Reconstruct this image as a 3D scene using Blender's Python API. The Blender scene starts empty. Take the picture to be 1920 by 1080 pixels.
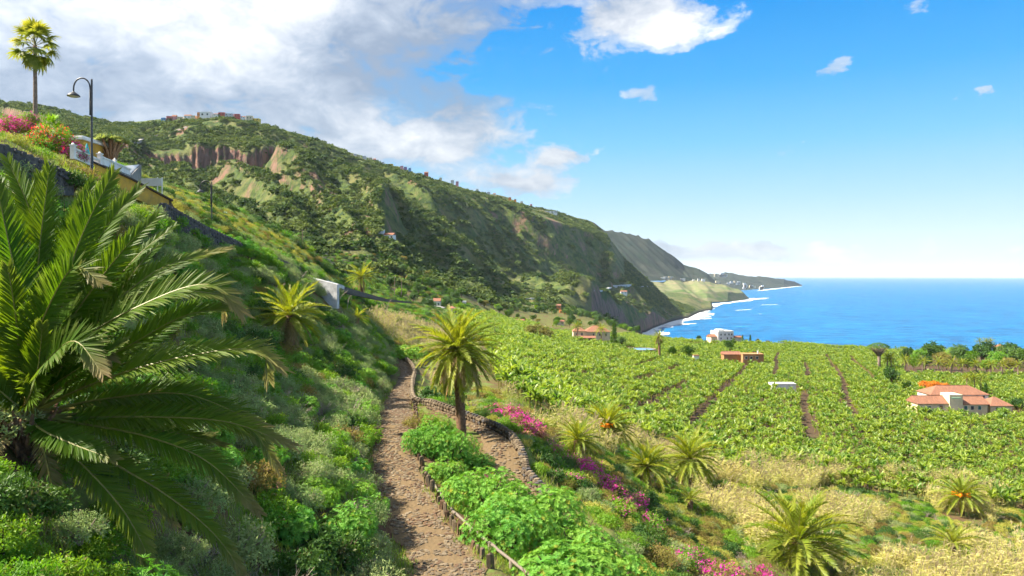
import bpy, math, random
import numpy as np
from mathutils import Vector, Matrix

# ------------------------------------------------------------------ camera, sky, sun, exposure
SC = bpy.context.scene
COL = SC.collection
random.seed(7)
RNG = np.random.default_rng(7)
F, HY, CX, CAMZ = 1400.0, 516.0, 960.0, 90.0      # focal length / eye level in photo pixels, eye height above the sea (m)
SUN_AZ, SUN_EL = math.radians(-91), math.radians(46)   # azimuth from +Y towards +X, elevation
SUN_DIR = Vector((math.sin(SUN_AZ)*math.cos(SUN_EL), math.cos(SUN_AZ)*math.cos(SUN_EL), math.sin(SUN_EL)))

cam = bpy.data.cameras.new('camera')
cam.sensor_width = 36.0
cam.lens = 36.0*F/1920.0
cam.shift_y = -(540.0-HY)/1920.0
cam.clip_start, cam.clip_end = 0.1, 200000.0
cam_o = bpy.data.objects.new('camera', cam)
cam_o.location = (0, 0, CAMZ)
cam_o.rotation_euler = (math.radians(90), 0, 0)
COL.objects.link(cam_o)
SC.camera = cam_o

vs = SC.view_settings
vs.view_transform, vs.look, vs.gamma, vs.exposure = 'Standard', 'None', 1.0, 2.1
vs.use_curve_mapping = False
SC.cycles.use_denoising = True
SC.cycles.max_bounces = 5
SC.cycles.diffuse_bounces = 2
SC.cycles.glossy_bounces = 2
SC.cycles.transmission_bounces = 3
SC.cycles.transparent_max_bounces = 6
SC.cycles.volume_bounces = 0
SC.cycles.use_adaptive_sampling = True
SC.cycles.adaptive_threshold = 0.03

HAZE = 3.2e-5          # per metre
GAIN = 1.75            # leaf colours scaled up to brighten foliage that renders too dark in shade
def N(nt, typ, **kw):
    n = nt.nodes.new(typ)
    for k, v in kw.items():
        if k.startswith('i_'):
            n.inputs[k[2:].replace('_', ' ')].default_value = v
        elif k[0] == 'p' and k[1:].isdigit():
            n.inputs[int(k[1:])].default_value = v
        else:
            setattr(n, k, v)
    return n
def L(nt, a, b): nt.links.new(a, b)
def mth(nt, op, a, b=None, c=None, clamp=False):
    n = nt.nodes.new('ShaderNodeMath'); n.operation = op; n.use_clamp = clamp
    for i, v in enumerate((a, b, c)):
        if v is None: continue
        if isinstance(v, (int, float)): n.inputs[i].default_value = v
        else: nt.links.new(v, n.inputs[i])
    return n.outputs[0]
def mixc(nt, fac, a, b, blend='MIX'):
    n = nt.nodes.new('ShaderNodeMix'); n.data_type = 'RGBA'; n.blend_type = blend
    for s, v in ((n.inputs[0], fac), (n.inputs[6], a), (n.inputs[7], b)):
        if isinstance(v, (int, float)): s.default_value = v
        elif isinstance(v, (tuple, list)): s.default_value = (v[0], v[1], v[2], 1.0)
        else: nt.links.new(v, s)
    return n.outputs[2]
def ramp(nt, fac, stops, interp='LINEAR'):
    n = nt.nodes.new('ShaderNodeValToRGB'); cr = n.color_ramp; cr.interpolation = interp
    while len(cr.elements) < len(stops): cr.elements.new(0.5)
    for e, (p, c) in zip(cr.elements, stops):
        e.position = p; e.color = (c, c, c, 1) if isinstance(c, (int, float)) else (c[0], c[1], c[2], 1)
    nt.links.new(fac, n.inputs[0])
    return n.outputs[0]
def noise(nt, vec, scale, detail=4, rough=0.55, dist=0.0):
    n = nt.nodes.new('ShaderNodeTexNoise')
    n.inputs['Scale'].default_value = scale; n.inputs['Detail'].default_value = detail
    n.inputs['Roughness'].default_value = rough; n.inputs['Distortion'].default_value = dist
    if vec is not None: nt.links.new(vec, n.inputs['Vector'])
    return n.outputs[0]
def mapping(nt, vec, scale=(1, 1, 1), rot=(0, 0, 0), loc=(0, 0, 0)):
    n = nt.nodes.new('ShaderNodeMapping')
    n.inputs['Scale'].default_value = scale; n.inputs['Rotation'].default_value = rot; n.inputs['Location'].default_value = loc
    nt.links.new(vec, n.inputs['Vector'])
    return n.outputs[0]

# sky: Nishita air, with a cloud deck over the mountains and small cumulus over the sea
W = bpy.data.worlds.new('World'); SC.world = W; W.use_nodes = True
nt = W.node_tree; nt.nodes.clear()
tc = N(nt, 'ShaderNodeTexCoord')
sep = N(nt, 'ShaderNodeSeparateXYZ'); L(nt, tc.outputs['Generated'], sep.inputs[0])
zup = mth(nt, 'MAXIMUM', sep.outputs[2], 0.0)
az = mth(nt, 'ARCTAN2', sep.outputs[0], sep.outputs[1])
el = mth(nt, 'ARCSINE', zup)
# clear, dry air: the blue deepens quickly above the horizon
zst = mth(nt, 'ADD', mth(nt, 'MULTIPLY', zup, 1.3), 0.03)
cmb = N(nt, 'ShaderNodeCombineXYZ'); L(nt, sep.outputs[0], cmb.inputs[0]); L(nt, sep.outputs[1], cmb.inputs[1]); L(nt, zst, cmb.inputs[2])
nrm = N(nt, 'ShaderNodeVectorMath', operation='NORMALIZE'); L(nt, cmb.outputs[0], nrm.inputs[0])
sky = N(nt, 'ShaderNodeTexSky', sky_type='NISHITA', sun_disc=False)
sky.sun_elevation = SUN_EL; sky.sun_rotation = SUN_AZ
sky.air_density, sky.dust_density, sky.ozone_density = 1.0, 0.35, 2.5
L(nt, nrm.outputs[0], sky.inputs[0])
hs = N(nt, 'ShaderNodeHueSaturation', i_Saturation=1.3, i_Value=1.0, i_Hue=0.492); L(nt, sky.outputs[0], hs.inputs['Color'])
# cloud fields, laid out by compass bearing and height above the horizon
cv = N(nt, 'ShaderNodeCombineXYZ'); L(nt, mth(nt, 'MULTIPLY', az, 1.0), cv.inputs[0]); L(nt, mth(nt, 'MULTIPLY', el, 1.7), cv.inputs[1]); cv.inputs[2].default_value = 3.1
big = noise(nt, cv.outputs[0], 4.2, 7, 0.52, 0.35)
fine = noise(nt, cv.outputs[0], 15.0, 8, 0.62, 0.3)
def ang(px, py): return math.atan((px-CX)/F), math.atan((HY-py)/math.hypot(F, px-CX))
warp = N(nt, 'ShaderNodeTexNoise'); L(nt, cv.outputs[0], warp.inputs['Vector']); warp.inputs['Scale'].default_value = 19.0; warp.inputs['Detail'].default_value = 5.0; warp.inputs['Roughness'].default_value = .6
wsep = N(nt, 'ShaderNodeSeparateXYZ'); L(nt, warp.outputs['Color'], wsep.inputs[0])
azw = mth(nt, 'ADD', az, mth(nt, 'MULTIPLY', mth(nt, 'SUBTRACT', wsep.outputs[0], .5), .10)); elw = mth(nt, 'ADD', el, mth(nt, 'MULTIPLY', mth(nt, 'SUBTRACT', wsep.outputs[1], .5), .045))
def blob(px, py, rx, ry, amp):
    a0, e0 = ang(px, py)
    da = mth(nt, 'MULTIPLY', mth(nt, 'SUBTRACT', azw, a0), F/rx)
    de = mth(nt, 'MULTIPLY', mth(nt, 'SUBTRACT', elw, e0), F/ry)
    r2 = mth(nt, 'ADD', mth(nt, 'MULTIPLY', da, da), mth(nt, 'MULTIPLY', de, de))
    return mth(nt, 'MULTIPLY', mth(nt, 'POWER', 2.718, mth(nt, 'MULTIPLY', r2, -1.0)), amp)
# deck: bearing-dependent edge (thins out towards the sea)
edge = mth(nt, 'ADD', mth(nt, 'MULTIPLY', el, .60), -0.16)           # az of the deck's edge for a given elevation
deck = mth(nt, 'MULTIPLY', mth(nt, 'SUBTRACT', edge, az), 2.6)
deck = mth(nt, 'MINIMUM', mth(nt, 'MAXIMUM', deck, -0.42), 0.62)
bias = mth(nt, 'ADD', deck, mth(nt, 'MULTIPLY', mth(nt, 'MULTIPLY', mth(nt, 'SUBTRACT', el, .48), 3.0, clamp=True), .85))   # deck closed overhead, out of view: cloud added to brighten the shade
for b in ((1060, 292, 60, 20, .85), (985, 345, 100, 32, .95), (1200, 182, 60, 20, .68), (1480, 276, 30, 12, .62), (1365, 468, 56, 16, .8),
          (1250, 45, 100, 60, .80), (1150, 10, 120, 50, .5), (1250, 468, 55, 15, .7), (1560, 130, 34, 16, .50), (1850, 178, 20, 10, .55), (1790, 180, 16, 11, .52),
          (1720, 10, 45, 24, .6), (1440, 478, 26, 13, .65), (900, 235, 190, 55, .42), (820, 270, 150, 36, .35), (1120, 100, 150, 60, .22),
          (880, 140, 90, 30, -.25), (1060, 30, 40, 30, -.35), (690, 275, 60, 22, .4), (1190, 415, 90, 10, .28), (1640, 472, 420, 22, .42)):
    bias = mth(nt, 'ADD', bias, blob(*b))
dens = mth(nt, 'ADD', mth(nt, 'ADD', mth(nt, 'MULTIPLY', mth(nt, 'SUBTRACT', big, .5), .75), mth(nt, 'MULTIPLY', mth(nt, 'SUBTRACT', fine, .5), .68)), mth(nt, 'MULTIPLY_ADD', bias, 0.52, .5))
cmask = ramp(nt, dens, [(0.53, 0.0), (0.63, .6), (0.76, 1.0)], 'EASE')
# low bank of haze cloud near the horizon
thick = noise(nt, mapping(nt, cv.outputs[0], (1, 1, 1), loc=(4.3, 1.7, 0)), 3.6, 5, 0.5, 0.3)
a1, e1 = ang(380, 60)
lit = mth(nt, 'ADD', blob(380, 40, 420, 190, .32), mth(nt, 'ADD', blob(860, 250, 260, 60, .26), blob(1240, 60, 140, 90, .3)))
lit = mth(nt, 'ADD', lit, mth(nt, 'ADD', blob(790, 140, 250, 85, -.36), mth(nt, 'ADD', blob(130, 150, 120, 90, -.16), blob(420, 200, 160, 60, -.22))))
lit = mth(nt, 'ADD', lit, mth(nt, 'MULTIPLY', mth(nt, 'SUBTRACT', fine, .5), .95))
seaw = mth(nt, 'MULTIPLY', mth(nt, 'SUBTRACT', az, -0.02), 2.0, clamp=True)
shade = mth(nt, 'ADD', mth(nt, 'ADD', thick, lit), mth(nt, 'MULTIPLY', seaw, .3))
ccol = ramp(nt, shade, [(0.40, (1.45, 1.75, 2.25)), (0.60, (2.2, 2.5, 2.95)), (0.82, (3.5, 3.65, 3.85)), (1.02, (5.1, 5.15, 5.1))])
air = ramp(nt, mth(nt, 'MULTIPLY', el, 1.0), [(0.0, (.80, .91, .98)), (.045, (.70, .87, .98)), (.10, (.46, .75, .98)), (.17, (.22, .61, .97)), (.25, (.075, .45, .94)), (.36, (.006, .31, .88)), (.65, (.004, .20, .62)), (1.0, (.006, .15, .48))])
airs = N(nt, 'ShaderNodeVectorMath', operation='SCALE'); L(nt, air, airs.inputs[0]); airs.inputs['Scale'].default_value = 5.0
clear = mixc(nt, 0.95, hs.outputs[0], airs.outputs[0])
# cloud glow towards the sun, seen at the left, strengthened to lift the shade
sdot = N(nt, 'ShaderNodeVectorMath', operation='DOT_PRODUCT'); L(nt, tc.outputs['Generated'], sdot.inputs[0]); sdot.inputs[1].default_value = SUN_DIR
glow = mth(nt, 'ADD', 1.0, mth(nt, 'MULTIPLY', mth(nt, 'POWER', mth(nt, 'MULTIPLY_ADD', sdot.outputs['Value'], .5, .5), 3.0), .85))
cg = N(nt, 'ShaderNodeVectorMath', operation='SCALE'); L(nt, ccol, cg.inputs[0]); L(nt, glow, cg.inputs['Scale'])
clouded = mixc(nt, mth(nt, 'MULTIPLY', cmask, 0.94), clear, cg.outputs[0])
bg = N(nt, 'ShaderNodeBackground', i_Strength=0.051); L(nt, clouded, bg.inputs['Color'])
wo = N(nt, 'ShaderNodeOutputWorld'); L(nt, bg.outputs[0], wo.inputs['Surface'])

W.cycles.sampling_method = 'MANUAL'; W.cycles.sample_map_resolution = 256
sun = bpy.data.lights.new('sun', 'SUN'); sun.energy = 3.9; sun.angle = math.radians(0.6); sun.color = (1.0, 0.90, 0.74)
sun_o = bpy.data.objects.new('sun', sun); COL.objects.link(sun_o)
sun_o.rotation_euler = SUN_DIR.to_track_quat('Z', 'Y').to_euler()
sun_o.location = SUN_DIR*500

# ------------------------------------------------------------------ helpers
def P(px, py, d):
    return Vector(((px-CX)/F*d, d, CAMZ+(HY-py)/F*d))
def tag(o, label=None, cat=None, group=None, kind=None):
    if label: o['label'] = label
    if cat: o['category'] = cat
    if group: o['group'] = group
    if kind is None and cat in ('wall', 'edging', 'gallery'): kind = 'thing'
    if kind: o['kind'] = kind
    return o
def empty(name, loc=(0, 0, 0), rz=0.0):
    o = bpy.data.objects.new(name, None); o.empty_display_size = 0.2
    o.location = loc; o.rotation_euler = (0, 0, rz); COL.objects.link(o)
    return o
def link(name, me, parent=None, m=None):
    o = bpy.data.objects.new(name, me); COL.objects.link(o)
    if parent is not None: o.parent = parent
    if m is not None and not me.materials: me.materials.append(m)
    return o
def np_mesh(name, V, Fq, smooth=False, mats=None, midx=None):
    """V (n,3) floats; Fq (m,4) or (m,3) ints"""
    V = np.asarray(V, dtype=np.float32); Fq = np.asarray(Fq, dtype=np.int32)
    me = bpy.data.meshes.new(name); k = Fq.shape[1]
    me.vertices.add(len(V)); me.vertices.foreach_set('co', V.ravel())
    me.loops.add(Fq.size); me.loops.foreach_set('vertex_index', Fq.ravel())
    me.polygons.add(len(Fq)); me.polygons.foreach_set('loop_start', np.arange(0, Fq.size, k, dtype=np.int32))
    me.polygons.foreach_set('loop_total', np.full(len(Fq), k, dtype=np.int32))
    if mats:
        for m in mats: me.materials.append(m)
    if midx is not None: me.polygons.foreach_set('material_index', np.asarray(midx, dtype=np.int32))
    if smooth: me.polygons.foreach_set('use_smooth', np.ones(len(Fq), dtype=bool))
    me.update(calc_edges=True)
    return me
class MB:
    """collects boxes, tubes, sheets into one mesh"""
    def __init__(s): s.v = []; s.f = []; s.mi = []
    def add(s, vs, fs, mi=0):
        b = len(s.v); s.v.extend([tuple(v) for v in vs]); s.f.extend([tuple(i+b for i in f) for f in fs]); s.mi.extend([mi]*len(fs)); return s
    def box(s, c, size, rz=0.0, mi=0, M=None):
        hx, hy, hz = size[0]/2, size[1]/2, size[2]/2
        co = [(-hx, -hy, -hz), (hx, -hy, -hz), (hx, hy, -hz), (-hx, hy, -hz), (-hx, -hy, hz), (hx, -hy, hz), (hx, hy, hz), (-hx, hy, hz)]
        R = Matrix.Rotation(rz, 3, 'Z') if M is None else M
        c = Vector(c)
        return s.add([R @ Vector(p)+c for p in co], [(0, 3, 2, 1), (4, 5, 6, 7), (0, 1, 5, 4), (1, 2, 6, 5), (2, 3, 7, 6), (3, 0, 4, 7)], mi)
    def tube(s, pts, rad, n=6, mi=0, cap=True):
        pts = [Vector(p) for p in pts]; m = len(pts)
        if not isinstance(rad, (list, tuple)): rad = [rad]*m
        rings = []; up = Vector((0, 0, 1)); prev = None
        for i, p in enumerate(pts):
            t = (pts[min(i+1, m-1)]-pts[max(i-1, 0)])
            t = t.normalized() if t.length > 1e-9 else up.copy()
            if prev is None:
                a = t.cross(up) if abs(t.z) < .95 else t.cross(Vector((1, 0, 0)))
            else:
                a = prev-t*prev.dot(t)
            a.normalize(); prev = a; b = t.cross(a)
            rings.append([p+(a*math.cos(2*math.pi*k/n)+b*math.sin(2*math.pi*k/n))*rad[i] for k in range(n)])
        vs_ = [q for r in rings for q in r]; fs = []
        for i in range(m-1):
            for k in range(n):
                fs.append((i*n+k, i*n+(k+1) % n, (i+1)*n+(k+1) % n, (i+1)*n+k))
        if cap: fs.append(tuple(range(n-1, -1, -1))); fs.append(tuple((m-1)*n+k for k in range(n)))
        return s.add(vs_, fs, mi)
    def lathe(s, prof, n=10, c=(0, 0, 0), mi=0):
        c = Vector(c); vs_ = []; fs = []
        for r, z in prof:
            for k in range(n): vs_.append((c.x+r*math.cos(2*math.pi*k/n), c.y+r*math.sin(2*math.pi*k/n), c.z+z))
        for i in range(len(prof)-1):
            for k in range(n): fs.append((i*n+k, i*n+(k+1) % n, (i+1)*n+(k+1) % n, (i+1)*n+k))
        return s.add(vs_, fs, mi)
    def mesh(s, name, mats, smooth=False):
        me = bpy.data.meshes.new(name); me.from_pydata(s.v, [], s.f)
        for m in (mats if isinstance(mats, (list, tuple)) else [mats]): me.materials.append(m)
        if any(s.mi): me.polygons.foreach_set('material_index', s.mi)
        if smooth: me.polygons.foreach_set('use_smooth', [True]*len(s.f))
        me.update()
        return me
    def build(s, name, mats, parent=None, smooth=False):
        return link(name, s.mesh(name, mats, smooth), parent)

# value noise for shaping the terrain
_perm = RNG.permutation(4096).astype(np.int64); _val = RNG.random(4096)
def vnoise(x, y, seed=0):
    x = np.asarray(x, float); y = np.asarray(y, float)
    xi = np.floor(x).astype(np.int64); yi = np.floor(y).astype(np.int64); fx = x-xi; fy = y-yi
    fx = fx*fx*(3-2*fx); fy = fy*fy*(3-2*fy)
    def h(a, b): return _val[_perm[(_perm[(a+seed*57) & 4095]+b) & 4095]]
    return (h(xi, yi)*(1-fx)+h(xi+1, yi)*fx)*(1-fy)+(h(xi, yi+1)*(1-fx)+h(xi+1, yi+1)*fx)*fy
def fbm(x, y, oct=4, seed=0, gain=.5):
    a, s, t = 1.0, 0.0, 0.0
    for o in range(oct):
        s = s+a*vnoise(x*2**o, y*2**o, seed+o); t += a; a *= gain
    return s/t
def sstep(a, b, x):
    t = np.clip((x-a)/(b-a), 0, 1); return t*t*(3-2*t)

# ------------------------------------------------------------------ materials
MATS = {}
def mat(name):
    m = bpy.data.materials.new(name); m.use_nodes = True; m.node_tree.nodes.clear(); MATS[name] = m
    return m, m.node_tree
def finish(nt, shader):
    o = N(nt, 'ShaderNodeOutputMaterial'); L(nt, shader, o.inputs['Surface'])
def bump(nt, h, strength=.5, dist=.05):
    b = N(nt, 'ShaderNodeBump', i_Strength=strength, i_Distance=dist); L(nt, h, b.inputs['Height']); return b.outputs[0]
def objvec(nt): return N(nt, 'ShaderNodeTexCoord').outputs['Object']
def worldvec(nt): return N(nt, 'ShaderNodeNewGeometry').outputs['Position']
def m_plain(name, c1, c2=None, scale=3.0, rough=.8, spec=.3, bmp=.0, metal=0.0, world=False, stretch=(1, 1, 1)):
    m, nt = mat(name); v = worldvec(nt) if world else objvec(nt)
    if stretch != (1, 1, 1): v = mapping(nt, v, stretch)
    p = N(nt, 'ShaderNodeBsdfPrincipled', i_Roughness=rough, i_Metallic=metal); p.inputs['Specular IOR Level'].default_value = spec
    if c2 is None: c2 = tuple(x*.7 for x in c1)
    n = noise(nt, v, scale, 6, .6)
    c = mixc(nt, ramp(nt, n, [(.35, 0.), (.65, 1.)]), c1, c2)
    L(nt, c, p.inputs['Base Color'])
    if bmp: L(nt, bump(nt, noise(nt, v, scale*3, 5, .6), bmp, .05), p.inputs['Normal'])
    finish(nt, p.outputs[0]); return m
def m_leaf(name, c1, c2, trans=.4, tcol=None, rough=.45, spec=.35, vscale=.8, rnd=.5, tip=None):
    """leaf: thin sheet, some light passes through; c1..c2 vary from plant to plant and inside one plant"""
    m, nt = mat(name); oi = N(nt, 'ShaderNodeObjectInfo')
    n = noise(nt, worldvec(nt), vscale, 3, .6)
    f = mth(nt, 'ADD', mth(nt, 'MULTIPLY', mth(nt, 'SUBTRACT', n, .5), 1.6), mth(nt, 'ADD', mth(nt, 'MULTIPLY', mth(nt, 'SUBTRACT', oi.outputs['Random'], .5), 2*rnd), .5), clamp=True)
    c = mixc(nt, f, tuple(x*GAIN for x in c1), tuple(x*GAIN for x in c2))
    tc_ = mixc(nt, 1.0, c, tcol or (1.7, 1.6, .7), 'MULTIPLY')
    if tip is not None:
        at = N(nt, 'ShaderNodeAttribute', attribute_name='tip')
        c = mixc(nt, at.outputs['Fac'], c, tip); tc_ = mixc(nt, at.outputs['Fac'], tc_, tuple(x*.9 for x in tip))
    p = N(nt, 'ShaderNodeBsdfPrincipled', i_Roughness=rough); p.inputs['Specular IOR Level'].default_value = spec
    L(nt, c, p.inputs['Base Color'])
    tr = N(nt, 'ShaderNodeBsdfTranslucent')
    L(nt, tc_, tr.inputs['Color'])
    mx = N(nt, 'ShaderNodeMixShader'); mx.inputs[0].default_value = trans
    L(nt, p.outputs[0], mx.inputs[1]); L(nt, tr.outputs[0], mx.inputs[2])
    finish(nt, mx.outputs[0]); return m
# ------------------------------------------------------------------ terrain
PATH_MAIN = [(700, 838, 1180, 20), (775, 915, 1080, 24), (735, 852, 1000, 29), (712, 818, 940, 32.6), (700, 787, 880, 37), (697, 777, 830, 41), (705, 777, 790, 46),
             (722, 772, 755, 57), (742, 769, 722, 72), (751, 774, 697, 88), (744, 762, 679, 99), (728, 742, 668, 110)]
PATH_LOW = [((800, 772), (812, 757), 52.5), ((868, 800), (890, 788), 48.5), ((902, 830), (948, 810), 45), ((908, 868), (975, 850), 42), ((925, 905), (984, 893), 39), ((985, 950), (1032, 940), 36), ((1065, 1000), (1112, 990), 33)]
RIDGE = [(-2500, 100, 900), (-1500, 120, 1000), (-600, 130, 1050), (-200, 165, 1050), (0, 188, 1080), (100, 199, 1060), (180, 224, 1040), (240, 230, 1020), (300, 226, 1000), (420, 215, 1000), (480, 226, 1010), (540, 246, 1030), (600, 264, 1050), (680, 294, 1100), (760, 316, 1150),
         (850, 344, 1250), (950, 371, 1350), (1050, 398, 1500), (1110, 418, 1600), (1140, 442, 1650), (1170, 482, 1700), (1210, 520, 1750), (1250, 557, 1780), (1300, 577, 1800), (1320, 590, 1850), (1400, 600, 1900), (2500, 640, 1900)]
CTRL = []
for px, py, d in RIDGE:
    CTRL.append((px, py, d)); CTRL.append((px, py+10, d*1.08)); CTRL.append((px, py+30, d*1.35))
for l, r, y, d in PATH_MAIN: CTRL.append(((l+r)/2, y, d))
for a, b, d in PATH_LOW[1:]: CTRL.append(((a[0]+b[0])/2, (a[1]+b[1])/2, d))
CTRL += [  # px, py, distance
 # mountain face
 (0, 300, 700), (0, 260, 850), (200, 300, 780), (200, 262, 880), (320, 255, 900), (420, 250, 900), (420, 310, 785), (420, 385, 640), (430, 440, 480), (300, 310, 785), (300, 370, 640), (520, 290, 860), (520, 345, 740), (560, 420, 600), (600, 350, 850), (600, 430, 640), (610, 486, 440), (640, 505, 380),
 (760, 400, 900), (745, 474, 490), (680, 450, 620), (760, 520, 420), (760, 560, 360), (680, 330, 1000), (680, 400, 800), (850, 430, 950), (850, 500, 650), (830, 560, 400), (800, 578, 360), (860, 590, 310), (950, 450, 1120), (950, 520, 850), (950, 560, 650), (950, 590, 500), (1050, 470, 1280), (1050, 530, 1000), (1050, 565, 820), (1050, 595, 600),
 (1110, 490, 1420), (1110, 545, 1120), (1110, 575, 900), (1110, 600, 660), (1170, 535, 1400), (1170, 570, 1220), (1165, 598, 1090), (1165, 615, 1040), (1180, 625, 760), (1210, 550, 1530), (1210, 580, 1330), (1250, 580, 1560), (1210, 612, 1210), (1250, 600, 1450), (1280, 591, 1620),
 # plantation plain
 (950, 700, 120), (950, 650, 220), (950, 622, 330), (950, 604, 430), (1100, 700, 200), (1100, 760, 130), (1100, 660, 290), (1100, 630, 400), (1100, 612, 520), (1250, 660, 345), (1250, 700, 235), (1250, 800, 135), (1250, 900, 78), (1250, 1000, 47), (1250, 638, 455), (1400, 640, 450), (1400, 700, 255), (1400, 800, 148), (1400, 900, 95), (1400, 1000, 62), (1400, 1080, 46),
 (1600, 655, 430), (1600, 720, 240), (1600, 800, 155), (1600, 900, 105), (1600, 1000, 75), (1600, 1080, 58), (1900, 665, 400), (1900, 720, 250), (1900, 800, 165), (1900, 900, 115), (1900, 1000, 85), (1900, 1080, 68), (1600, 1300, 34), (1900, 1300, 40), (2400, 700, 300), (2400, 850, 140), (2400, 1100, 70),
 # bank below the paths
 (1050, 1075, 26.5), (1250, 1100, 30), (1150, 985, 38), (1105, 890, 48), (1050, 820, 56), (1010, 790, 62), (960, 735, 78), (900, 690, 100), (850, 650, 150), (830, 620, 220), (760, 640, 140),
 # near the camera
 (900, 1500, 9), (1300, 1500, 11), (1900, 1600, 13), (300, 1500, 6.5), (-300, 1500, 5), (-1500, 1300, 5), (2400, 1700, 13),
 # left slope
 (600, 1100, 20.5), (610, 900, 28), (600, 750, 45), (600, 660, 61), (620, 600, 76), (640, 575, 100), (700, 590, 140), (700, 640, 98), (690, 700, 68), (400, 1100, 17), (400, 900, 21.5), (400, 750, 30), (400, 650, 40), (400, 560, 51), (410, 490, 60), (200, 1100, 13), (200, 900, 16), (200, 700, 22), (200, 500, 32), (200, 400, 38), (200, 350, 41),
 (0, 1150, 10), (0, 900, 12.5), (0, 700, 16.5), (0, 500, 22.5), (0, 350, 30), (0, 268, 36), (0, 256, 45), (0, 240, 70), (100, 290, 42), (150, 318, 50), (210, 345, 56), (-300, 1150, 8), (-300, 600, 15), (-300, 250, 26), (-300, 150, 38), (-300, 110, 60),
 # the road shelf and the sunlit spur above it
 (300, 420, 52), (480, 480, 71), (560, 512, 86), (600, 528, 96), (320, 372, 80), (440, 415, 105), (530, 450, 125), (590, 487, 150), (330, 395, 66), (480, 462, 88), (540, 492, 100), (620, 530, 175), (560, 500, 230), (400, 440, 220), (300, 400, 200), (100, 300, 160),
 # the hill left of the picture
 (-700, 60, 40), (-700, 20, 60), (-1500, -120, 40), (-1500, 0, 80), (-2500, -200, 30), (-1500, 400, 15), (-700, 500, 17), (-700, 120, 150), (-2500, -50, 120),
]
CT = np.array(CTRL, float)
def _feat(px, d): return np.stack([px/1000.0, np.log(d)*0.55], -1)
_cf = _feat(CT[:, 0], CT[:, 2]); _cv = CT[:, 1]-HY
_c2 = 0.035**2
_D = np.sqrt(((_cf[:, None]-_cf[None])**2).sum(-1)+_c2)
_A = np.zeros((len(CT)+3, len(CT)+3)); _A[:-3, :-3] = _D+np.eye(len(CT))*1e-4
_A[:-3, -3] = 1; _A[:-3, -2:] = _cf; _A[-3, :-3] = 1; _A[-2:, :-3] = _cf.T
_w = np.linalg.lstsq(_A, np.concatenate([_cv, [0, 0, 0]]), rcond=None)[0]
def base_t(px, d):
    f = _feat(px, d); out = np.full(px.shape, _w[-3])+f[..., 0]*_w[-2]+f[..., 1]*_w[-1]
    fx = f[..., 0]; fy = f[..., 1]
    for i in range(len(CT)):
        out += _w[i]*np.sqrt((fx-_cf[i, 0])**2+(fy-_cf[i, 1])**2+_c2)
    return out
_rx = np.array([r[0] for r in RIDGE], float); _rd = np.array([r[2] for r in RIDGE], float); _ry = np.array([r[1] for r in RIDGE], float)
_fx = np.array([-2500, 0, 300, 600, 760, 950, 1050, 1110, 1170, 1300, 2500], float); _fd = np.array([400, 400, 420, 380, 420, 600, 720, 820, 1060, 1400, 1400], float)
SHORE = np.array([(1203, 1200), (1206, 1156), (1222, 1260), (1250, 1400), (1275, 1500), (1292, 1560), (1300, 1650), (1316, 1826), (1330, 1900)], float)
def seg_dist(X, Y, pts):
    """distance to a polyline of (x,y,z) points, and z there"""
    best = np.full(X.shape, 1e9); bz = np.zeros(X.shape)
    for (a, b) in zip(pts[:-1], pts[1:]):
        dx, dy = b[0]-a[0], b[1]-a[1]; l2 = dx*dx+dy*dy+1e-9
        t = np.clip(((X-a[0])*dx+(Y-a[1])*dy)/l2, 0, 1)
        q = np.hypot(X-a[0]-t*dx, Y-a[1]-t*dy); m = q < best
        best = np.where(m, q, best); bz = np.where(m, a[2]+t*(b[2]-a[2]), bz)
    return best, bz
MAIN_L = [P(l, y, d) for l, r, y, d in PATH_MAIN]; MAIN_R = [P(r, y, d) for l, r, y, d in PATH_MAIN]
LOW_L = [P(a[0], a[1], d) for a, b, d in PATH_LOW]; LOW_R = [P(b[0], b[1], d) for a, b, d in PATH_LOW]
for A, B in ((MAIN_L, MAIN_R), (LOW_L, LOW_R)):
    for a, b in zip(A, B):
        z = (a.z+b.z)/2; a.z = z; b.z = z
MAIN_C = [(a+b)/2 for a, b in zip(MAIN_L, MAIN_R)]; LOW_C = [(a+b)/2 for a, b in zip(LOW_L, LOW_R)]
def dshore(px): return np.interp(px, SHORE[:, 0], SHORE[:, 1])
def dcliff(px): return 470+18*np.sin(px/37.0)+10*np.sin(px/11.0)-np.clip((px-1500)/420, 0, 1)*25
def in_sea(px, d): return (px > 1204) & (d > dcliff(px)) & ((d < dshore(px)) | (px > 1330))
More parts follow.
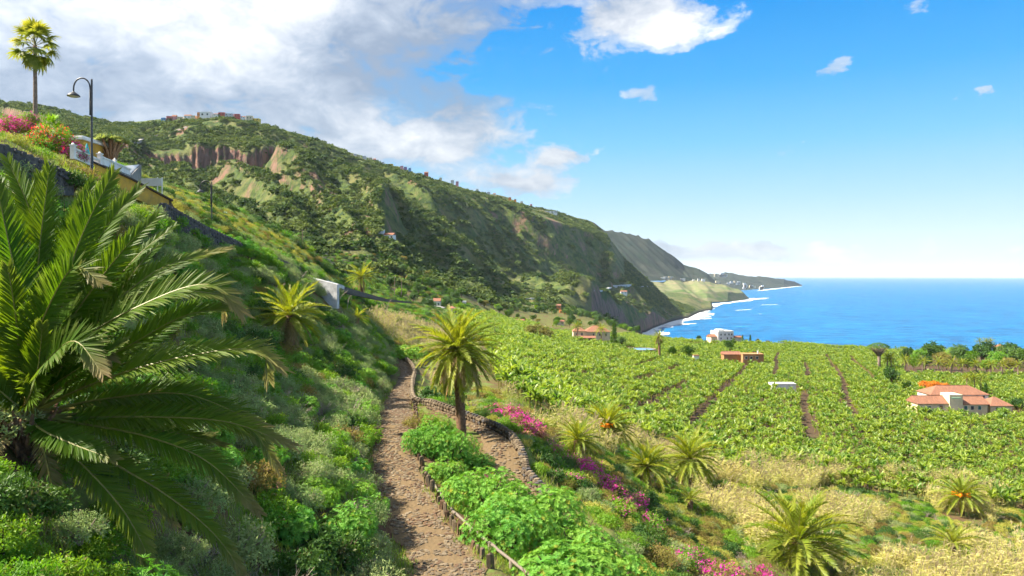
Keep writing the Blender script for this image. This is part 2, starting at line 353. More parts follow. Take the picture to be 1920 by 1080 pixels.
def height(X, Y):
    X = np.asarray(X, float); Y = np.maximum(np.asarray(Y, float), 1.0); d = Y
    px = CX+X/Y*F; pxc = np.clip(px, -2600, 2600)
    rd = np.interp(pxc, _rx, _rd); fd = np.interp(pxc, _fx, _fd)
    # basalt cliff: bunch the slope up into a wall
    dc = 792+8*np.sin(pxc/60)+5*(vnoise(pxc/5.0, pxc*0, 3)-.5)*2+7*(vnoise(pxc/17.0, pxc*0, 5)-.5)*2+sstep(470, 530, pxc)*40
    wcl = sstep(235, 275, pxc)*(1-sstep(500, 530, pxc)); Wc = 78.0
    s = (d-dc)/Wc; g = np.sign(s)*np.abs(s)**0.30
    d2 = np.where(np.abs(s) < 1, dc+Wc*(g*wcl+s*(1-wcl)), d)
    t = base_t(pxc, d2)
    w = np.clip((d-fd)/(rd-fd), 0, 1.2); am = np.clip(4*w*(1.0-w), 0, 1)**.7*(w < 1)
    # spurs and gullies running down towards the sea
    q = pxc-1.15*(t+116)
    sp = 1-np.abs(2*fbm(q/150.0, w*1.3+7, 2, 11)-1)*2.0
    sp2 = 1-np.abs(2*fbm(q/38.0, w*3.0, 3, 21)-1)*2.0
    relief = (sp-.25)*85+(sp2-.3)*30*(0.3+sp*.7)+(fbm(X/28, Y/28, 4, 31)-.5)*16+(1-np.abs(2*fbm(X/75, Y/75, 4, 37)-1)*2-.4)*16
    relief = relief*am*np.clip(d/1000, .45, 1.4)
    relief = relief*(1-.75*wcl*np.exp(-((d-dc)/170)**2))
    z = CAMZ-t/F*d+relief
    z += (fbm(X/9, Y/9, 3, 41)-.5)*np.clip(d/90, .25, 1)*1.0*(1-sstep(110, 180, d)*.8)
    z += (fbm(X/60, Y/60, 3, 47)-.5)*8*sstep(.9, 1.0, w)*(px < 1150)
    rpy = np.interp(pxc, _rx, _ry); cap_ = CAMZ+(HY-(rpy+3+55*np.clip(1-w, 0, 1)))/F*d
    z = np.where((d > fd) & (w < 1.02), np.minimum(z, cap_), z)          # no spur rises above the ridge line
    # paths are cut into the slope
    for c, hw in ((MAIN_C, 1.25), (LOW_C, 1.2)):
        q, bz = seg_dist(X, Y, c)
        k = 1-sstep(hw, hw+1.5, q); z = z*(1-k)+(bz-.05)*k
    sea = in_sea(px, d)
    cl = np.clip(np.minimum((d-dcliff(px))*2.2, np.where(px < 1330, np.maximum((dshore(px)-d)*.10, 0)+6, 1e9)), 0, None)
    z = np.where(sea, np.maximum(np.minimum(z-cl, np.where(d < dcliff(px)+60, 60, -1.0)), -6.0), z)
    z = np.where((px > 1204) & (px < 1335) & (d >= dshore(px)), np.maximum(z, np.minimum((d-dshore(px))*.06-.3, 40)), z)
    return z
def hz(x, y): return float(height(np.array([x]), np.array([y]))[0])
_ddir = np.exp(np.linspace(math.log(8), math.log(1900), 1500))
def hit(px, py, dmin=8.0, dmax=1900.0, default=None):
    """where the line of sight through a photo pixel meets the ground"""
    dd = _ddir[(_ddir >= dmin) & (_ddir <= dmax)]
    X = (px-CX)/F*dd; Z = CAMZ+(HY-py)/F*dd
    h = height(X, dd); below = np.nonzero(h >= Z)[0]
    if len(below) == 0:
        i = int(np.argmin(np.abs(h-Z)/dd)) if default is None else int(np.argmin(np.abs(dd-default)))
    else: i = int(below[0])
    return Vector((X[i], dd[i], h[i]))

# ---- ground material
def m_ground():
    m, nt = mat('ground'); v = worldvec(nt)
    n1 = noise(nt, v, .35, 6, .65, .3); n2 = noise(nt, v, 2.2, 6, .7); n3 = noise(nt, v, 9.0, 4, .7)
    soil = mixc(nt, n3, (.075, .042, .024), (.15, .09, .052))
    grass = mixc(nt, n2, (.065, .12, .026), (.15, .18, .045))
    c = mixc(nt, ramp(nt, mth(nt, 'ADD', mth(nt, 'MULTIPLY', n1, .6), mth(nt, 'MULTIPLY', n2, .4)), [(.44, 0.), (.56, 1.)]), soil, grass)
    at = N(nt, 'ShaderNodeAttribute', attribute_name='field')
    c = mixc(nt, at.outputs['Fac'], c, mixc(nt, n2, (.05, .034, .022), (.10, .065, .04)))
    p = N(nt, 'ShaderNodeBsdfPrincipled', i_Roughness=.95); p.inputs['Specular IOR Level'].default_value = .1
    L(nt, c, p.inputs['Base Color']); L(nt, bump(nt, n3, .6, .1), p.inputs['Normal'])
    finish(nt, p.outputs[0]); return m
def m_mountain(name='mountain', haze=0):
    m, nt = mat(name); g = N(nt, 'ShaderNodeNewGeometry'); v = g.outputs['Position']
    n0 = noise(nt, v, .0065, 5, .6, .4); n1 = noise(nt, v, .03, 6, .62, .3); n2 = noise(nt, v, .14, 6, .7, .2); n3 = noise(nt, v, .5, 4, .7)
    green = mixc(nt, ramp(nt, n1, [(.35, 0.), (.65, 1.)]), (.062, .102, .024), (.130, .158, .044))
    green = mixc(nt, ramp(nt, n2, [(.45, 0.), (.62, 1.)]), green, (.030, .058, .024))
    dry = mixc(nt, n2, (.22, .19, .085), (.155, .13, .065))
    c = mixc(nt, ramp(nt, mth(nt, 'ADD', mth(nt, 'MULTIPLY', n0, .6), mth(nt, 'MULTIPLY', n1, .4)), [(.48, 0.), (.62, .75)]), green, dry)
    vs_ = mapping(nt, v, (.09, .09, .012)); st = noise(nt, vs_, 1.6, 6, .7, .15)
    rock = mixc(nt, ramp(nt, st, [(.36, 0.), (.5, .5), (.66, 1.)]), (.075, .055, .050), (.32, .185, .13))
    rock = mixc(nt, ramp(nt, noise(nt, vs_, .7, 4, .6), [(.45, 0.), (.62, 1.)]), rock, (.25, .14, .11))
    rock = mixc(nt, ramp(nt, noise(nt, vs_, 2.3, 5, .7), [(.54, 0.), (.60, .85)]), rock, (.08, .105, .05))
    sepn = N(nt, 'ShaderNodeSeparateXYZ'); L(nt, g.outputs['True Normal'], sepn.inputs[0])
    steep = mth(nt, 'ADD', mth(nt, 'SUBTRACT', 1.0, sepn.outputs[2]), mth(nt, 'MULTIPLY', mth(nt, 'SUBTRACT', n1, .5), .55))
    fr = ramp(nt, steep, [(.57, 0.), (.70, 1.)])
    red = ramp(nt, mth(nt, 'ADD', mth(nt, 'MULTIPLY', n1, .5), mth(nt, 'MULTIPLY', n0, .5)), [(.385, .9), (.435, 0.)])
    c = mixc(nt, red, c, mixc(nt, n2, (.20, .10, .08), (.26, .165, .115)))
    c = mixc(nt, fr, c, rock)
    sp = N(nt, 'ShaderNodeSeparateXYZ'); L(nt, v, sp.inputs[0])
    c = mixc(nt, ramp(nt, mth(nt, 'ADD', mth(nt, 'MULTIPLY', sp.outputs[2], .05), mth(nt, 'MULTIPLY', n2, .3)), [(.22, 1.), (.42, 0.)]), c, (.022, .020, .022))
    p = N(nt, 'ShaderNodeBsdfPrincipled', i_Roughness=.95); p.inputs['Specular IOR Level'].default_value = .1
    L(nt, c, p.inputs['Base Color'])
    L(nt, bump(nt, mth(nt, 'ADD', n3, mth(nt, 'MULTIPLY', n2, 2.)), .9, 2.0), p.inputs['Normal'])
    finish(nt, p.outputs[0]); return m
M_GROUND = m_ground(); M_MOUNT = m_mountain()
M_HEAD = m_plain('headland_rock', (.014, .028, .020), (.040, .046, .036), .014, .95, .1, 1.0, world=True)
M_SHELF = m_plain('coastal_terraces', (.075, .13, .035), (.20, .165, .10), .012, .95, .1, .6, world=True, stretch=(1, 2, 6))

cols = np.concatenate([np.linspace(-2500, -70, 60)[:-1], np.linspace(-70, 1990, 560), np.linspace(1990, 2500, 20)[1:]])
rows = np.concatenate([np.exp(np.linspace(math.log(5), math.log(400), 380))[:-1], np.linspace(400, 1000, 210)[:-1], np.exp(np.linspace(math.log(1000), math.log(2150), 150))])
PXg, Dg = np.meshgrid(cols, rows)                       # rows x cols
Xg = (PXg-CX)/F*Dg
Zg = height(Xg, Dg)
Vg = np.stack([Xg, Dg, Zg], -1).reshape(-1, 3)
nR, nC = PXg.shape
idx = np.arange(nR*nC).reshape(nR, nC)
quads = np.stack([idx[:-1, :-1], idx[:-1, 1:], idx[1:, 1:], idx[1:, :-1]], -1)
qpx = (PXg[:-1, :-1]+PXg[1:, 1:])/2; qd = (Dg[:-1, :-1]+Dg[1:, 1:])/2
zmax = np.maximum.reduce([Zg[:-1, :-1], Zg[1:, 1:], Zg[1:, :-1], Zg[:-1, 1:]])
ok = (zmax > -3) & ~((qpx > 1345) & (qd > 560))
mtn = qd > np.interp(qpx, _fx, _fd)*.93
def sub_mesh(name, mask, m, field=False):
    q = quads[mask]; used, inv = np.unique(q.ravel(), return_inverse=True)
    me = np_mesh(name, Vg[used], inv.reshape(-1, 4), True, [m])
    if field:
        fpx = PXg.ravel()[used]; fd_ = Dg.ravel()[used]
        at = me.attributes.new('field', 'FLOAT', 'POINT')
        at.data.foreach_set('value', (sstep(880, 980, fpx)*sstep(115, 150, fd_)*(1-sstep(440, 475, fd_))).astype(np.float32))
    return link(name, me)
ground = tag(sub_mesh('ground', ok & ~mtn, M_GROUND, True), 'sloping ground and plain under the vegetation between path and sea', 'ground', kind='structure')
mountain = tag(sub_mesh('mountain', ok & mtn, M_MOUNT), 'steep green mountainside with basalt cliff and gullies above the coast', 'mountain', kind='structure')

# ---- headlands beyond the bay: lofted profiles from shore to ridge and over the back
def loft(name, colsd, nx, ny, m, amp, label, seed):
    pxs = np.array([c[0] for c in colsd], float); K = len(colsd[0][1])
    prof = np.array([[(py, d) for py, d in c[1]] for c in colsd], float)         # ncol,K,2
    u = np.linspace(pxs[0], pxs[-1], nx); vv = np.linspace(0, K-1, ny)
    A = np.zeros((ny, nx, 2))
    for ch in range(2):
        tmp = np.stack([np.interp(u, pxs, prof[:, k, ch]) for k in range(K)])       # K,nx
        for j in range(nx): A[:, j, ch] = np.interp(vv, np.arange(K), tmp[:, j])
    D = A[..., 1]; X = (u[None]-CX)/F*D; Z = CAMZ+(HY-A[..., 0])/F*D
    env = np.sin(np.clip(vv/(K-2), 0, 1)*math.pi)[:, None]
    q = u[None]-1.1*A[..., 0]
    Z = Z+env*amp*((1-np.abs(2*fbm(q/26.0, D/900, 3, seed)-1)*2)-.3)+(fbm(X/70, D/70, 4, seed+5)-.5)*amp*.7*(vv > .3)[:, None]
    V = np.stack([X, D, Z], -1).reshape(-1, 3); ii = np.arange(nx*ny).reshape(ny, nx)
    Q = np.stack([ii[:-1, :-1], ii[:-1, 1:], ii[1:, 1:], ii[1:, :-1]], -1).reshape(-1, 4)
    return tag(link(name, np_mesh(name, V, Q, True, [m])), label, 'headland', kind='structure'), (lambda px, k: None)
HEAD = [
 (1080, [(575, 2300), (540, 2500), (480, 2800), (425, 3100), (432, 3500), (480, 3900)]), (1140, [(575, 2300), (535, 2600), (490, 2800), (436, 3100), (445, 3500), (480, 3900)]),
 (1180, [(570, 2330), (530, 2700), (485, 2900), (441, 3150), (450, 3500), (485, 3900)]), (1215, [(570, 2330), (527, 2750), (490, 2950), (452, 3180), (460, 3500), (490, 3900)]),
 (1245, [(570, 2330), (526, 2800), (499, 3000), (468, 3200), (476, 3500), (500, 3900)]), (1265, [(569, 2350), (525, 2850), (506, 3050), (482, 3220), (490, 3500), (505, 3900)]),
 (1282, [(568, 2360), (526, 2900), (516, 3080), (499, 3250), (506, 3500), (512, 3900)]), (1310, [(567, 2380), (528, 2950), (522, 3100), (508, 3300), (516, 3500), (522, 3900)]),
 (1326, [(566, 2400), (531, 2950), (527, 3100), (516, 3300), (526, 3500), (530, 3900)]), (1340, [(566, 2440), (535, 2950), (533, 3100), (531, 3300), (535, 3500), (538, 3900)]),
 (1365, [(565, 2520), (537, 2950), (535, 3100), (534, 3300), (537, 3500), (540, 3900)]), (1393, [(563, 2700), (546, 2950), (545, 3100), (544, 3300), (547, 3500), (548, 3900)]), (1404, [(560, 2890), (560, 3000), (558, 3100), (557, 3300), (556, 3500), (556, 3900)])]
loft('headland', [(c, p[1:]) for c, p in HEAD[:10]], 220, 100, M_HEAD, 20, 'dark blue-green headland with cliffs beyond the bay', 61)
loft('coastal_shelf', [(c, [p[0], (p[0][0]*.45+p[1][0]*.55, p[0][1]*.8+p[1][1]*.2), p[1], (p[1][0]+2, p[2][1]), (p[1][0]+6, p[3][1])]) for c, p in HEAD], 200, 60, M_SHELF, 12, 'low green terraced coastal shelf at the foot of the headland', 65)
loft('far_headland', [
 (1290, [(550, 4300), (525, 4800), (513, 5300), (518, 5800), (530, 6200)]),
 (1330, [(547, 4300), (527, 4700), (515, 5300), (519, 5800), (530, 6200)]),
 (1360, [(545, 4345), (529, 4800), (512, 5400), (517, 5900), (530, 6400)]),
 (1400, [(544, 4500), (532, 5000), (517, 5500), (521, 6000), (532, 6500)]),
 (1440, [(541, 5040), (533, 5400), (521, 5700), (525, 6100), (533, 6600)]),
 (1470, [(539, 5480), (534, 5700), (523, 5900), (527, 6200), (533, 6600)]),
 (1490, [(537, 6000), (535, 6100), (528, 6200), (530, 6400), (534, 6700)]),
 (1504, [(536, 6300), (536, 6350), (535, 6400), (535, 6500), (535, 6700)]),
], 160, 60, M_HEAD, 14, 'low dark far headland on the horizon right of the mountains', 71)

# ---- sea
def m_sea():
    m, nt = mat('sea'); v = worldvec(nt)
    n1 = noise(nt, mapping(nt, v, (.0035, .0012, 1)), 1.0, 5, .6, .4)
    sw = noise(nt, mapping(nt, v, (.030, .060, 1), rot=(0, 0, .25)), 1.0, 6, .68, .3)
    w2 = noise(nt, mapping(nt, v, (.012, .020, 1), rot=(0, 0, .1)), 1.0, 4, .6, .2)
    rip = mth(nt, 'ADD', mth(nt, 'MULTIPLY', sw, .65), mth(nt, 'MULTIPLY', w2, .35))
    c = mixc(nt, n1, (.001, .070, .215), (.002, .115, .295))
    c = mixc(nt, ramp(nt, rip, [(.40, 0.), (.62, 1.)]), mixc(nt, 1.0, c, (.45, .55, .65), 'MULTIPLY'), mixc(nt, 1.0, c, (2.2, 1.9, 1.6), 'MULTIPLY'))
    p = N(nt, 'ShaderNodeBsdfPrincipled', i_Roughness=.28, i_IOR=1.33); p.inputs['Specular IOR Level'].default_value = .12
    L(nt, c, p.inputs['Base Color']); L(nt, bump(nt, rip, 1.0, 6.0), p.inputs['Normal'])
    finish(nt, p.outputs[0]); return m
RS = 31500.0
sv, sf = [(0, 300, 0)], []
ang_s = np.linspace(math.radians(-20), math.radians(75), 97); rr = [420, 700, 1200, 2200, 4500, 9000, 18000, RS]
sv = [(math.sin(a)*r, math.cos(a)*r, 0.0) for r in rr for a in ang_s]
for i in range(len(rr)-1):
    for k in range(len(ang_s)-1):
        b = i*len(ang_s)+k; sf.append((b, b+1, b+1+len(ang_s), b+len(ang_s)))
me = bpy.data.meshes.new('sea'); me.from_pydata(sv, [], sf); me.materials.append(m_sea())
tag(link('sea', me), 'open blue sea reaching to the horizon on the right', 'sea', kind='structure')
# ------------------------------------------------------------------ plant kit
def rv(a, b): return random.uniform(a, b)
def resample(pts, m):
    """smooth curve through a few points, m+1 samples by arc length"""
    pts = [Vector(p) for p in pts]; out = []
    ext = [pts[0]*2-pts[1]]+pts+[pts[-1]*2-pts[-2]]
    for i in range(1, len(ext)-2):
        p0, p1, p2, p3 = ext[i-1], ext[i], ext[i+1], ext[i+2]
        for k in range(8):
            t = k/8.0
            out.append(.5*((2*p1)+(p2-p0)*t+(2*p0-5*p1+4*p2-p3)*t*t+(3*p1-p0-3*p2+p3)*t**3))
    out.append(pts[-1])
    L_ = [0.0]
    for a, b in zip(out[:-1], out[1:]): L_.append(L_[-1]+(b-a).length)
    res = []; j = 0
    for k in range(m+1):
        s = L_[-1]*k/m
        while j < len(L_)-2 and L_[j+1] < s: j += 1
        t = (s-L_[j])/max(L_[j+1]-L_[j], 1e-9); res.append(out[j].lerp(out[j+1], t))
    return res, L_[-1]
class Leaves:
    """leaf sheets with a per-vertex 'tip' value (0 fresh, 1 dry)"""
    def __init__(s): s.v = []; s.f = []; s.t = []; s.mi = []
    def poly(s, vs_, fs, tips, mi=0):
        b = len(s.v); s.v.extend(vs_); s.f.extend([tuple(i+b for i in f) for f in fs]); s.t.extend(tips); s.mi.extend([mi]*len(fs))
    def blade(s, base, d, side, ln, w, droop, t0=0., t1=0., segs=2, mi=0, fold=None):
        """tapered strip from base along d, width along side, bending down"""
        vs_, fs, tp = [], [], []
        for i in range(segs):
            k = i/segs; q = base+d*(ln*k)+Vector((0, 0, -droop*ln*k*k)); ww = w*(.55 if i == 0 else 1.0-.35*(k))
            vs_ += [q-side*ww*.5, q+side*ww*.5]; tp += [t0+(t1-t0)*k]*2
        vs_.append(base+d*ln+Vector((0, 0, -droop*ln))); tp.append(t1)
        for i in range(segs-1): fs.append((2*i, 2*i+1, 2*i+3, 2*i+2))
        fs.append((2*segs-2, 2*segs-1, 2*segs))
        s.poly(vs_, fs, tp, mi)
    def tube(s, pts, rads, n=4, mi=1, tip=0.):
        m = MB(); m.tube(pts, rads, n); s.poly([Vector(v) for v in m.v], m.f, [tip]*len(m.v), mi)
    def mesh(s, name, mats):
        me = bpy.data.meshes.new(name); me.from_pydata(s.v, [], s.f)
        for m in mats: me.materials.append(m)
        me.polygons.foreach_set('material_index', s.mi)
        me.attributes.new('tip', 'FLOAT', 'POINT').data.foreach_set('value', np.array(s.t, np.float32))
        me.update(); return me
def frond(lv, pts, up, n=44, ll=.55, lw=.035, v=.55, dry=0., start=.14, segs=2, rr=.03, m=18, dryend=0., jit=.12):
    """feather leaf: rachis along pts, leaflets raised in a V; dry 0..1 overall, dryend extra at the tip"""
    c, ln = resample(pts, m); Lc = len(c)-1
    lv.tube(c[:-1], [rr*(1-.85*i/Lc) for i in range(Lc)], 4, 1, dry)
    for i in range(n):
        s = start+(1-start)*(i+.5)/n; x = s*Lc; j = min(int(x), Lc-1); p = c[j].lerp(c[j+1], x-j)
        T = (c[min(j+1, Lc)]-c[max(j-1, 0)]).normalized(); U = up-T*up.dot(T)
        U = U.normalized() if U.length > 1e-4 else Vector((0, 0, 1)); S = T.cross(U)
        f = (s-start)/(1-start); prof = (.35+.65*min(1, f*4))*(1.0-.62*max(0, (f-.45)/.55)**1.5)
        a = math.radians(62-38*f)
        for sg in (-1, 1):
            aa = a+rv(-jit, jit); vv = v+rv(-jit, jit)
            d = T*math.cos(aa)+(S*sg*math.cos(vv)+U*math.sin(vv))*math.sin(aa)
            side = d.cross(S*sg*math.sin(vv)-U*math.cos(vv)); 
            if side.length < 1e-4: side = T.copy()
            side.normalize(); side = (side*.75+U*rv(-.5, .5)).normalized()
            t1 = min(1, dry+max(0, (f-.72)*2.6)*dryend+rv(0, .25)*dryend); t0 = min(1, dry+max(0, (f-.8)*3)*dryend)
            lv.blade(p, d, side, ll*prof*rv(.85, 1.12), lw, rv(.02, .16), t0, t1, segs)
# --- foliage materials
M_PALM = m_leaf('palm_leaf', (.062, .108, .010), (.155, .175, .018), .40, (2.0, 1.7, .45), .5, .2, .5, .3, (.36, .25, .13))
M_PALM2 = m_leaf('big_palm_leaf', (.021, .066, .004), (.058, .098, .005), .5, (2.4, 1.9, .3), .5, .18, .5, .3, (.40, .27, .14))
M_RACHIS = m_plain('rachis', (.21, .20, .04), (.15, .13, .03), 6, .5)
M_TRUNK = m_plain('palm_trunk', (.24, .14, .085), (.11, .068, .045), 9, .95, .1, .8)
M_TRUNKG = m_plain('grey_trunk', (.24, .19, .15), (.12, .09, .07), 7, .95, .1, .6)
M_BARK = m_plain('bark', (.16, .11, .075), (.07, .05, .035), 8, .95, .1, .7)
M_TWIG = m_plain('dry_twig', (.34, .29, .24), (.20, .15, .115), 8, .9, .1)
M_BANANA = m_leaf('banana_leaf', (.032, .092, .008), (.122, .172, .013), .42, (2.0, 1.9, .4), .42, .3, .25, .5, (.42, .40, .14))
M_REED = m_leaf('reed', (.17, .21, .03), (.34, .31, .09), .34, (1.3, 1.2, .8), .7, .15, .4, .4, (.52, .42, .25))
M_EUPH = m_leaf('euphorbia_leaf', (.042, .155, .022), (.120, .215, .022), .30, (1.5, 1.5, .7), .55, .2, .7, .3, (.30, .30, .03))
M_GREY = m_leaf('grey_leaf', (.100, .165, .052), (.180, .215, .082), .25, (1.3, 1.3, 1.0), .8, .1, .8, .35, (.30, .25, .15))
M_BRIGHT = m_leaf('bright_leaf', (.040, .135, .006), (.105, .180, .010), .36, (1.7, 1.6, .5), .5, .25, .8, .35, (.22, .16, .05))
M_OLIVE = m_leaf('olive_leaf', (.085, .100, .018), (.150, .120, .032), .3, (1.6, 1.4, .8), .7, .15, .8, .4, (.26, .15, .08))
M_DARK = m_leaf('dark_leaf', (.018, .056, .010), (.044, .090, .012), .28, (1.6, 1.6, .8), .5, .2, .6, .4, (.10, .09, .03))
M_YELL = m_leaf('yellow_green_leaf', (.135, .165, .03), (.24, .235, .05), .35, (1.4, 1.3, .6), .6, .2, .8, .3, (.4, .3, .06))
M_MAG = m_leaf('magenta_bract', (.33, .012, .17), (.48, .03, .28), .35, (1.3, .7, 1.2), .6, .15, 1.5, .2, (.5, .08, .2))
M_RED = m_leaf('red_flower', (.62, .02, .03), (.70, .06, .08), .3, (1.2, .6, .6), .6, .15, 1.5, .2)
M_PINK = m_leaf('pink_flower', (.30, .10, .13), (.34, .15, .10), .3, (1.2, .8, .8), .6, .15, 1.5, .2)
M_ORANGE = m_leaf('orange_fruit', (.70, .20, .012), (.78, .30, .02), .25, (1.2, 1., .6), .6, .2, 2., .2)
M_RUST = m_leaf('rusty_leaf', (.30, .10, .012), (.42, .17, .015), .3, (1.3, 1., .5), .6, .2, .5, .3)
M_AGAVE = m_leaf('agave_leaf', (.17, .24, .22), (.26, .33, .30), .1, (1., 1., 1.), .5, .3, 1., .3, (.4, .38, .25))
M_GRASS = m_leaf('grass', (.060, .135, .008), (.145, .190, .018), .4, (1.6, 1.5, .5), .6, .15, .5, .4, (.38, .32, .15))
M_SCRUB = m_leaf('mountain_scrub', (.026, .050, .015), (.074, .096, .024), .2, (1.4, 1.4, .8), .8, .1, .02, .45)

def rnd_dir(zmin=-1.):
    while True:
        v = Vector((rv(-1, 1), rv(-1, 1), rv(zmin, 1)))
        if .05 < v.length < 1: return v.normalized()
def bush_mesh(name, mats, R=1.0, H=.8, nc=160, lp=9, ll=.10, lw=.035, cr=.12, rosette=True, stems=6, tipp=.06, seed=0, lobes=5, alt=0., inside=.55, flower=0.):
    """rounded bush: leaf clumps over several lobes, uneven outline; mats = leaf, stem(, flower)"""
    random.seed(seed); lv = Leaves()
    lob = [(Vector((0, 0, H*.35)), R*.72, H*.66)]
    for k in range(lobes):
        a = 2*math.pi*(k+rv(-.3, .3))/max(1, lobes); q = rv(.35, .6)*R
        lob.append((Vector((math.cos(a)*q, math.sin(a)*q, H*rv(.22, .45))), R*rv(.36, .55), H*rv(.38, .58)))
    for k in range(stems):
        a = rv(0, 6.28); e = Vector((math.cos(a)*R*rv(.3, .75), math.sin(a)*R*rv(.3, .75), H*rv(.45, .85)))
        lv.tube([Vector((e.x*.05, e.y*.05, -.15)), Vector((e.x*.45, e.y*.45, e.z*.4)), e], [.035*R, .025*R, .012*R], 4, 1)
    for k in range(nc):
        c, r, h = random.choice(lob); d = rnd_dir(-.25); q = 1.0-rv(0, 1)**2*(1-inside)
        p = c+Vector((d.x*r*q, d.y*r*q, d.z*h*q)); 
        if p.z < .02: p.z = rv(.02, .2)*H
        o = (Vector((d.x, d.y, d.z*.8+.45))).normalized(); fl = rv(0, 1) < flower
        a1 = o.orthogonal().normalized(); b1 = o.cross(a1)
        tv = rv(.5, 1) if rv(0, 1) < tipp else rv(0, .15)
        for j in range(lp):
            an = 2*math.pi*(j+rv(-.3, .3))/lp
            if rosette: dd = (o*rv(.25, .7)+a1*math.cos(an)+b1*math.sin(an)).normalized(); b0 = p
            else: dd = (o*.5+rnd_dir()).normalized(); b0 = p+rnd_dir()*cr*rv(.2, 1)
            sd = dd.cross(o); sd = sd.normalized() if sd.length > 1e-3 else a1
            l = ll*rv(.7, 1.25); w = lw*rv(.8, 1.2)
            m_ = b0+dd*l*.55
            lv.poly([b0, m_+sd*w*.5, b0+dd*l-Vector((0, 0, .12*l)), m_-sd*w*.5], [(0, 1, 2, 3)], [tv]*4, 2 if fl else 0)
    return lv.mesh(name, mats)
def twig_mesh(name, R, H, n, seed, m):
    random.seed(seed); mb = MB()
    for k in range(n):
        a = rv(0, 6.28); e = Vector((math.cos(a)*R*rv(.2, 1), math.sin(a)*R*rv(.2, 1), H*rv(.5, 1)))
        mid = e*.5+Vector((rv(-.1, .1), rv(-.1, .1), .05)); mb.tube([(0, 0, -.1), mid, e], [.018, .012, .004], 3, cap=False)
        for j in range(3):
            b = mid.lerp(e, rv(0, .8)); mb.tube([b, b+rnd_dir(0)*H*.3], [.008, .003], 3, cap=False)
    return mb.mesh(name, m)
def grass_mesh(name, n, R, H, w, seed, m, dryp=.1):
    random.seed(seed); lv = Leaves()
    for k in range(n):
        a = rv(0, 6.28); q = R*math.sqrt(rv(0, 1)); b = Vector((math.cos(a)*q, math.sin(a)*q, -.03)); a2 = rv(0, 6.28)
        d = Vector((math.cos(a2)*rv(.1, .6), math.sin(a2)*rv(.1, .6), 1)).normalized()
        t = 1. if rv(0, 1) < dryp else rv(0, .2)
        lv.blade(b, d, Vector((-math.sin(a2), math.cos(a2), 0)), H*rv(.5, 1.1), w, rv(.1, .45), t, t, 2)
    return lv.mesh(name, [m])
def banana_mesh(name, seed, H=3.0):
    random.seed(seed); lv = Leaves(); n = random.randint(12, 15)
    lv.tube([(0, 0, -.3), (0, 0, H*.3), (.04, 0, H*.62)], [.14, .12, .07], 5, 1)
    for k in range(n):
        a = 2.4*k+rv(-.4, .4); e0 = math.radians(rv(62, 88)-k*2.6); ln = H*rv(.44, .62); segs = 5
        h = Vector((math.cos(a), math.sin(a), 0)); S = Vector((-math.sin(a), math.cos(a), 0))
        p = Vector((0, 0, H*rv(.46, .62))); bend = math.radians(rv(25, 100)); tp = .8 if rv(0, 1) < .06 else rv(0, .22)
        c = [p.copy()]; N_ = []
        for i in range(segs):
            e = e0-bend*((i+.5)/segs)**1.4; dd = h*math.cos(e)+Vector((0, 0, math.sin(e))); N_.append(-h*math.sin(e)+Vector((0, 0, math.cos(e))))
            p = p+dd*ln/segs; c.append(p.copy())
        N_.append(N_[-1]); W_ = [.10, .5, .62, .58, .42, .03]; vs_, tps = [], []
        for i in range(segs+1):
            w = W_[i]*H*.135*rv(.85, 1.15); up = N_[i]*w*.45
            vs_ += [c[i]+S*w+up, c[i], c[i]-S*w+up]; tps += [min(1, tp+.15*rv(0, 1)), tp, min(1, tp+.15*rv(0, 1))]
        fs = []
        for i in range(segs):
            b = 3*i; fs += [(b, b+1, b+4, b+3), (b+1, b+2, b+5, b+4)]
        lv.poly(vs_, fs, tps, 0)
    return lv.mesh(name, [M_BANANA, M_RACHIS])
def reed_mesh(name, seed, n=26, H=2.6, R=.9, lean=(.3, 0)):
    random.seed(seed); lv = Leaves()
    for k in range(n):
        a = rv(0, 6.28); q = R*math.sqrt(rv(0, 1)); b = Vector((math.cos(a)*q, math.sin(a)*q, -.1)); h = H*rv(.6, 1.1)
        t = b+Vector((lean[0]*h*rv(.2, 1.2)+rv(-.25, .25)*h, lean[1]*h+rv(-.2, .2)*h, h))
        lv.tube([b, b.lerp(t, .5)+Vector((0, 0, .08*h)), t], [.014, .012, .006], 3, 0)
        for j in range(7):
            s = .25+.7*j/7; p = b.lerp(t, s)+Vector((0, 0, .16*h*s*(1-s)*2)); an = rv(0, 6.28)
            d = Vector((math.cos(an)+lean[0], math.sin(an), rv(.5, 1.3))).normalized()
            tt = rv(.3, 1) if rv(0, 1) < .35 else rv(0, .3)
            lv.blade(p, d, d.orthogonal().normalized(), H*rv(.16, .28), .05, rv(.2, .55), tt, min(1, tt+.3), 2)
        if rv(0, 1) < .6:
            for j in range(6):
                d = (Vector((lean[0], 0, 1))+rnd_dir()*.35).normalized(); lv.blade(t-(t-b)*rv(0, .1), d, d.orthogonal().normalized(), H*rv(.10, .18), .06, .1, 1, 1, 2)
    return lv.mesh(name, [M_REED])
def agave_mesh(name, seed, R=.8):
    random.seed(seed); lv = Leaves()
    for k in range(26):
        a = 2.4*k; e = math.radians(20+65*(k/26)); d = Vector((math.cos(a)*math.cos(e), math.sin(a)*math.cos(e), math.sin(e)))
        lv.blade(Vector((0, 0, .05)), d, Vector((-math.sin(a), math.cos(a), 0)), R*rv(.85, 1.1), .15*R, .08, 0, .3, 3)
    return lv.mesh(name, [M_AGAVE])
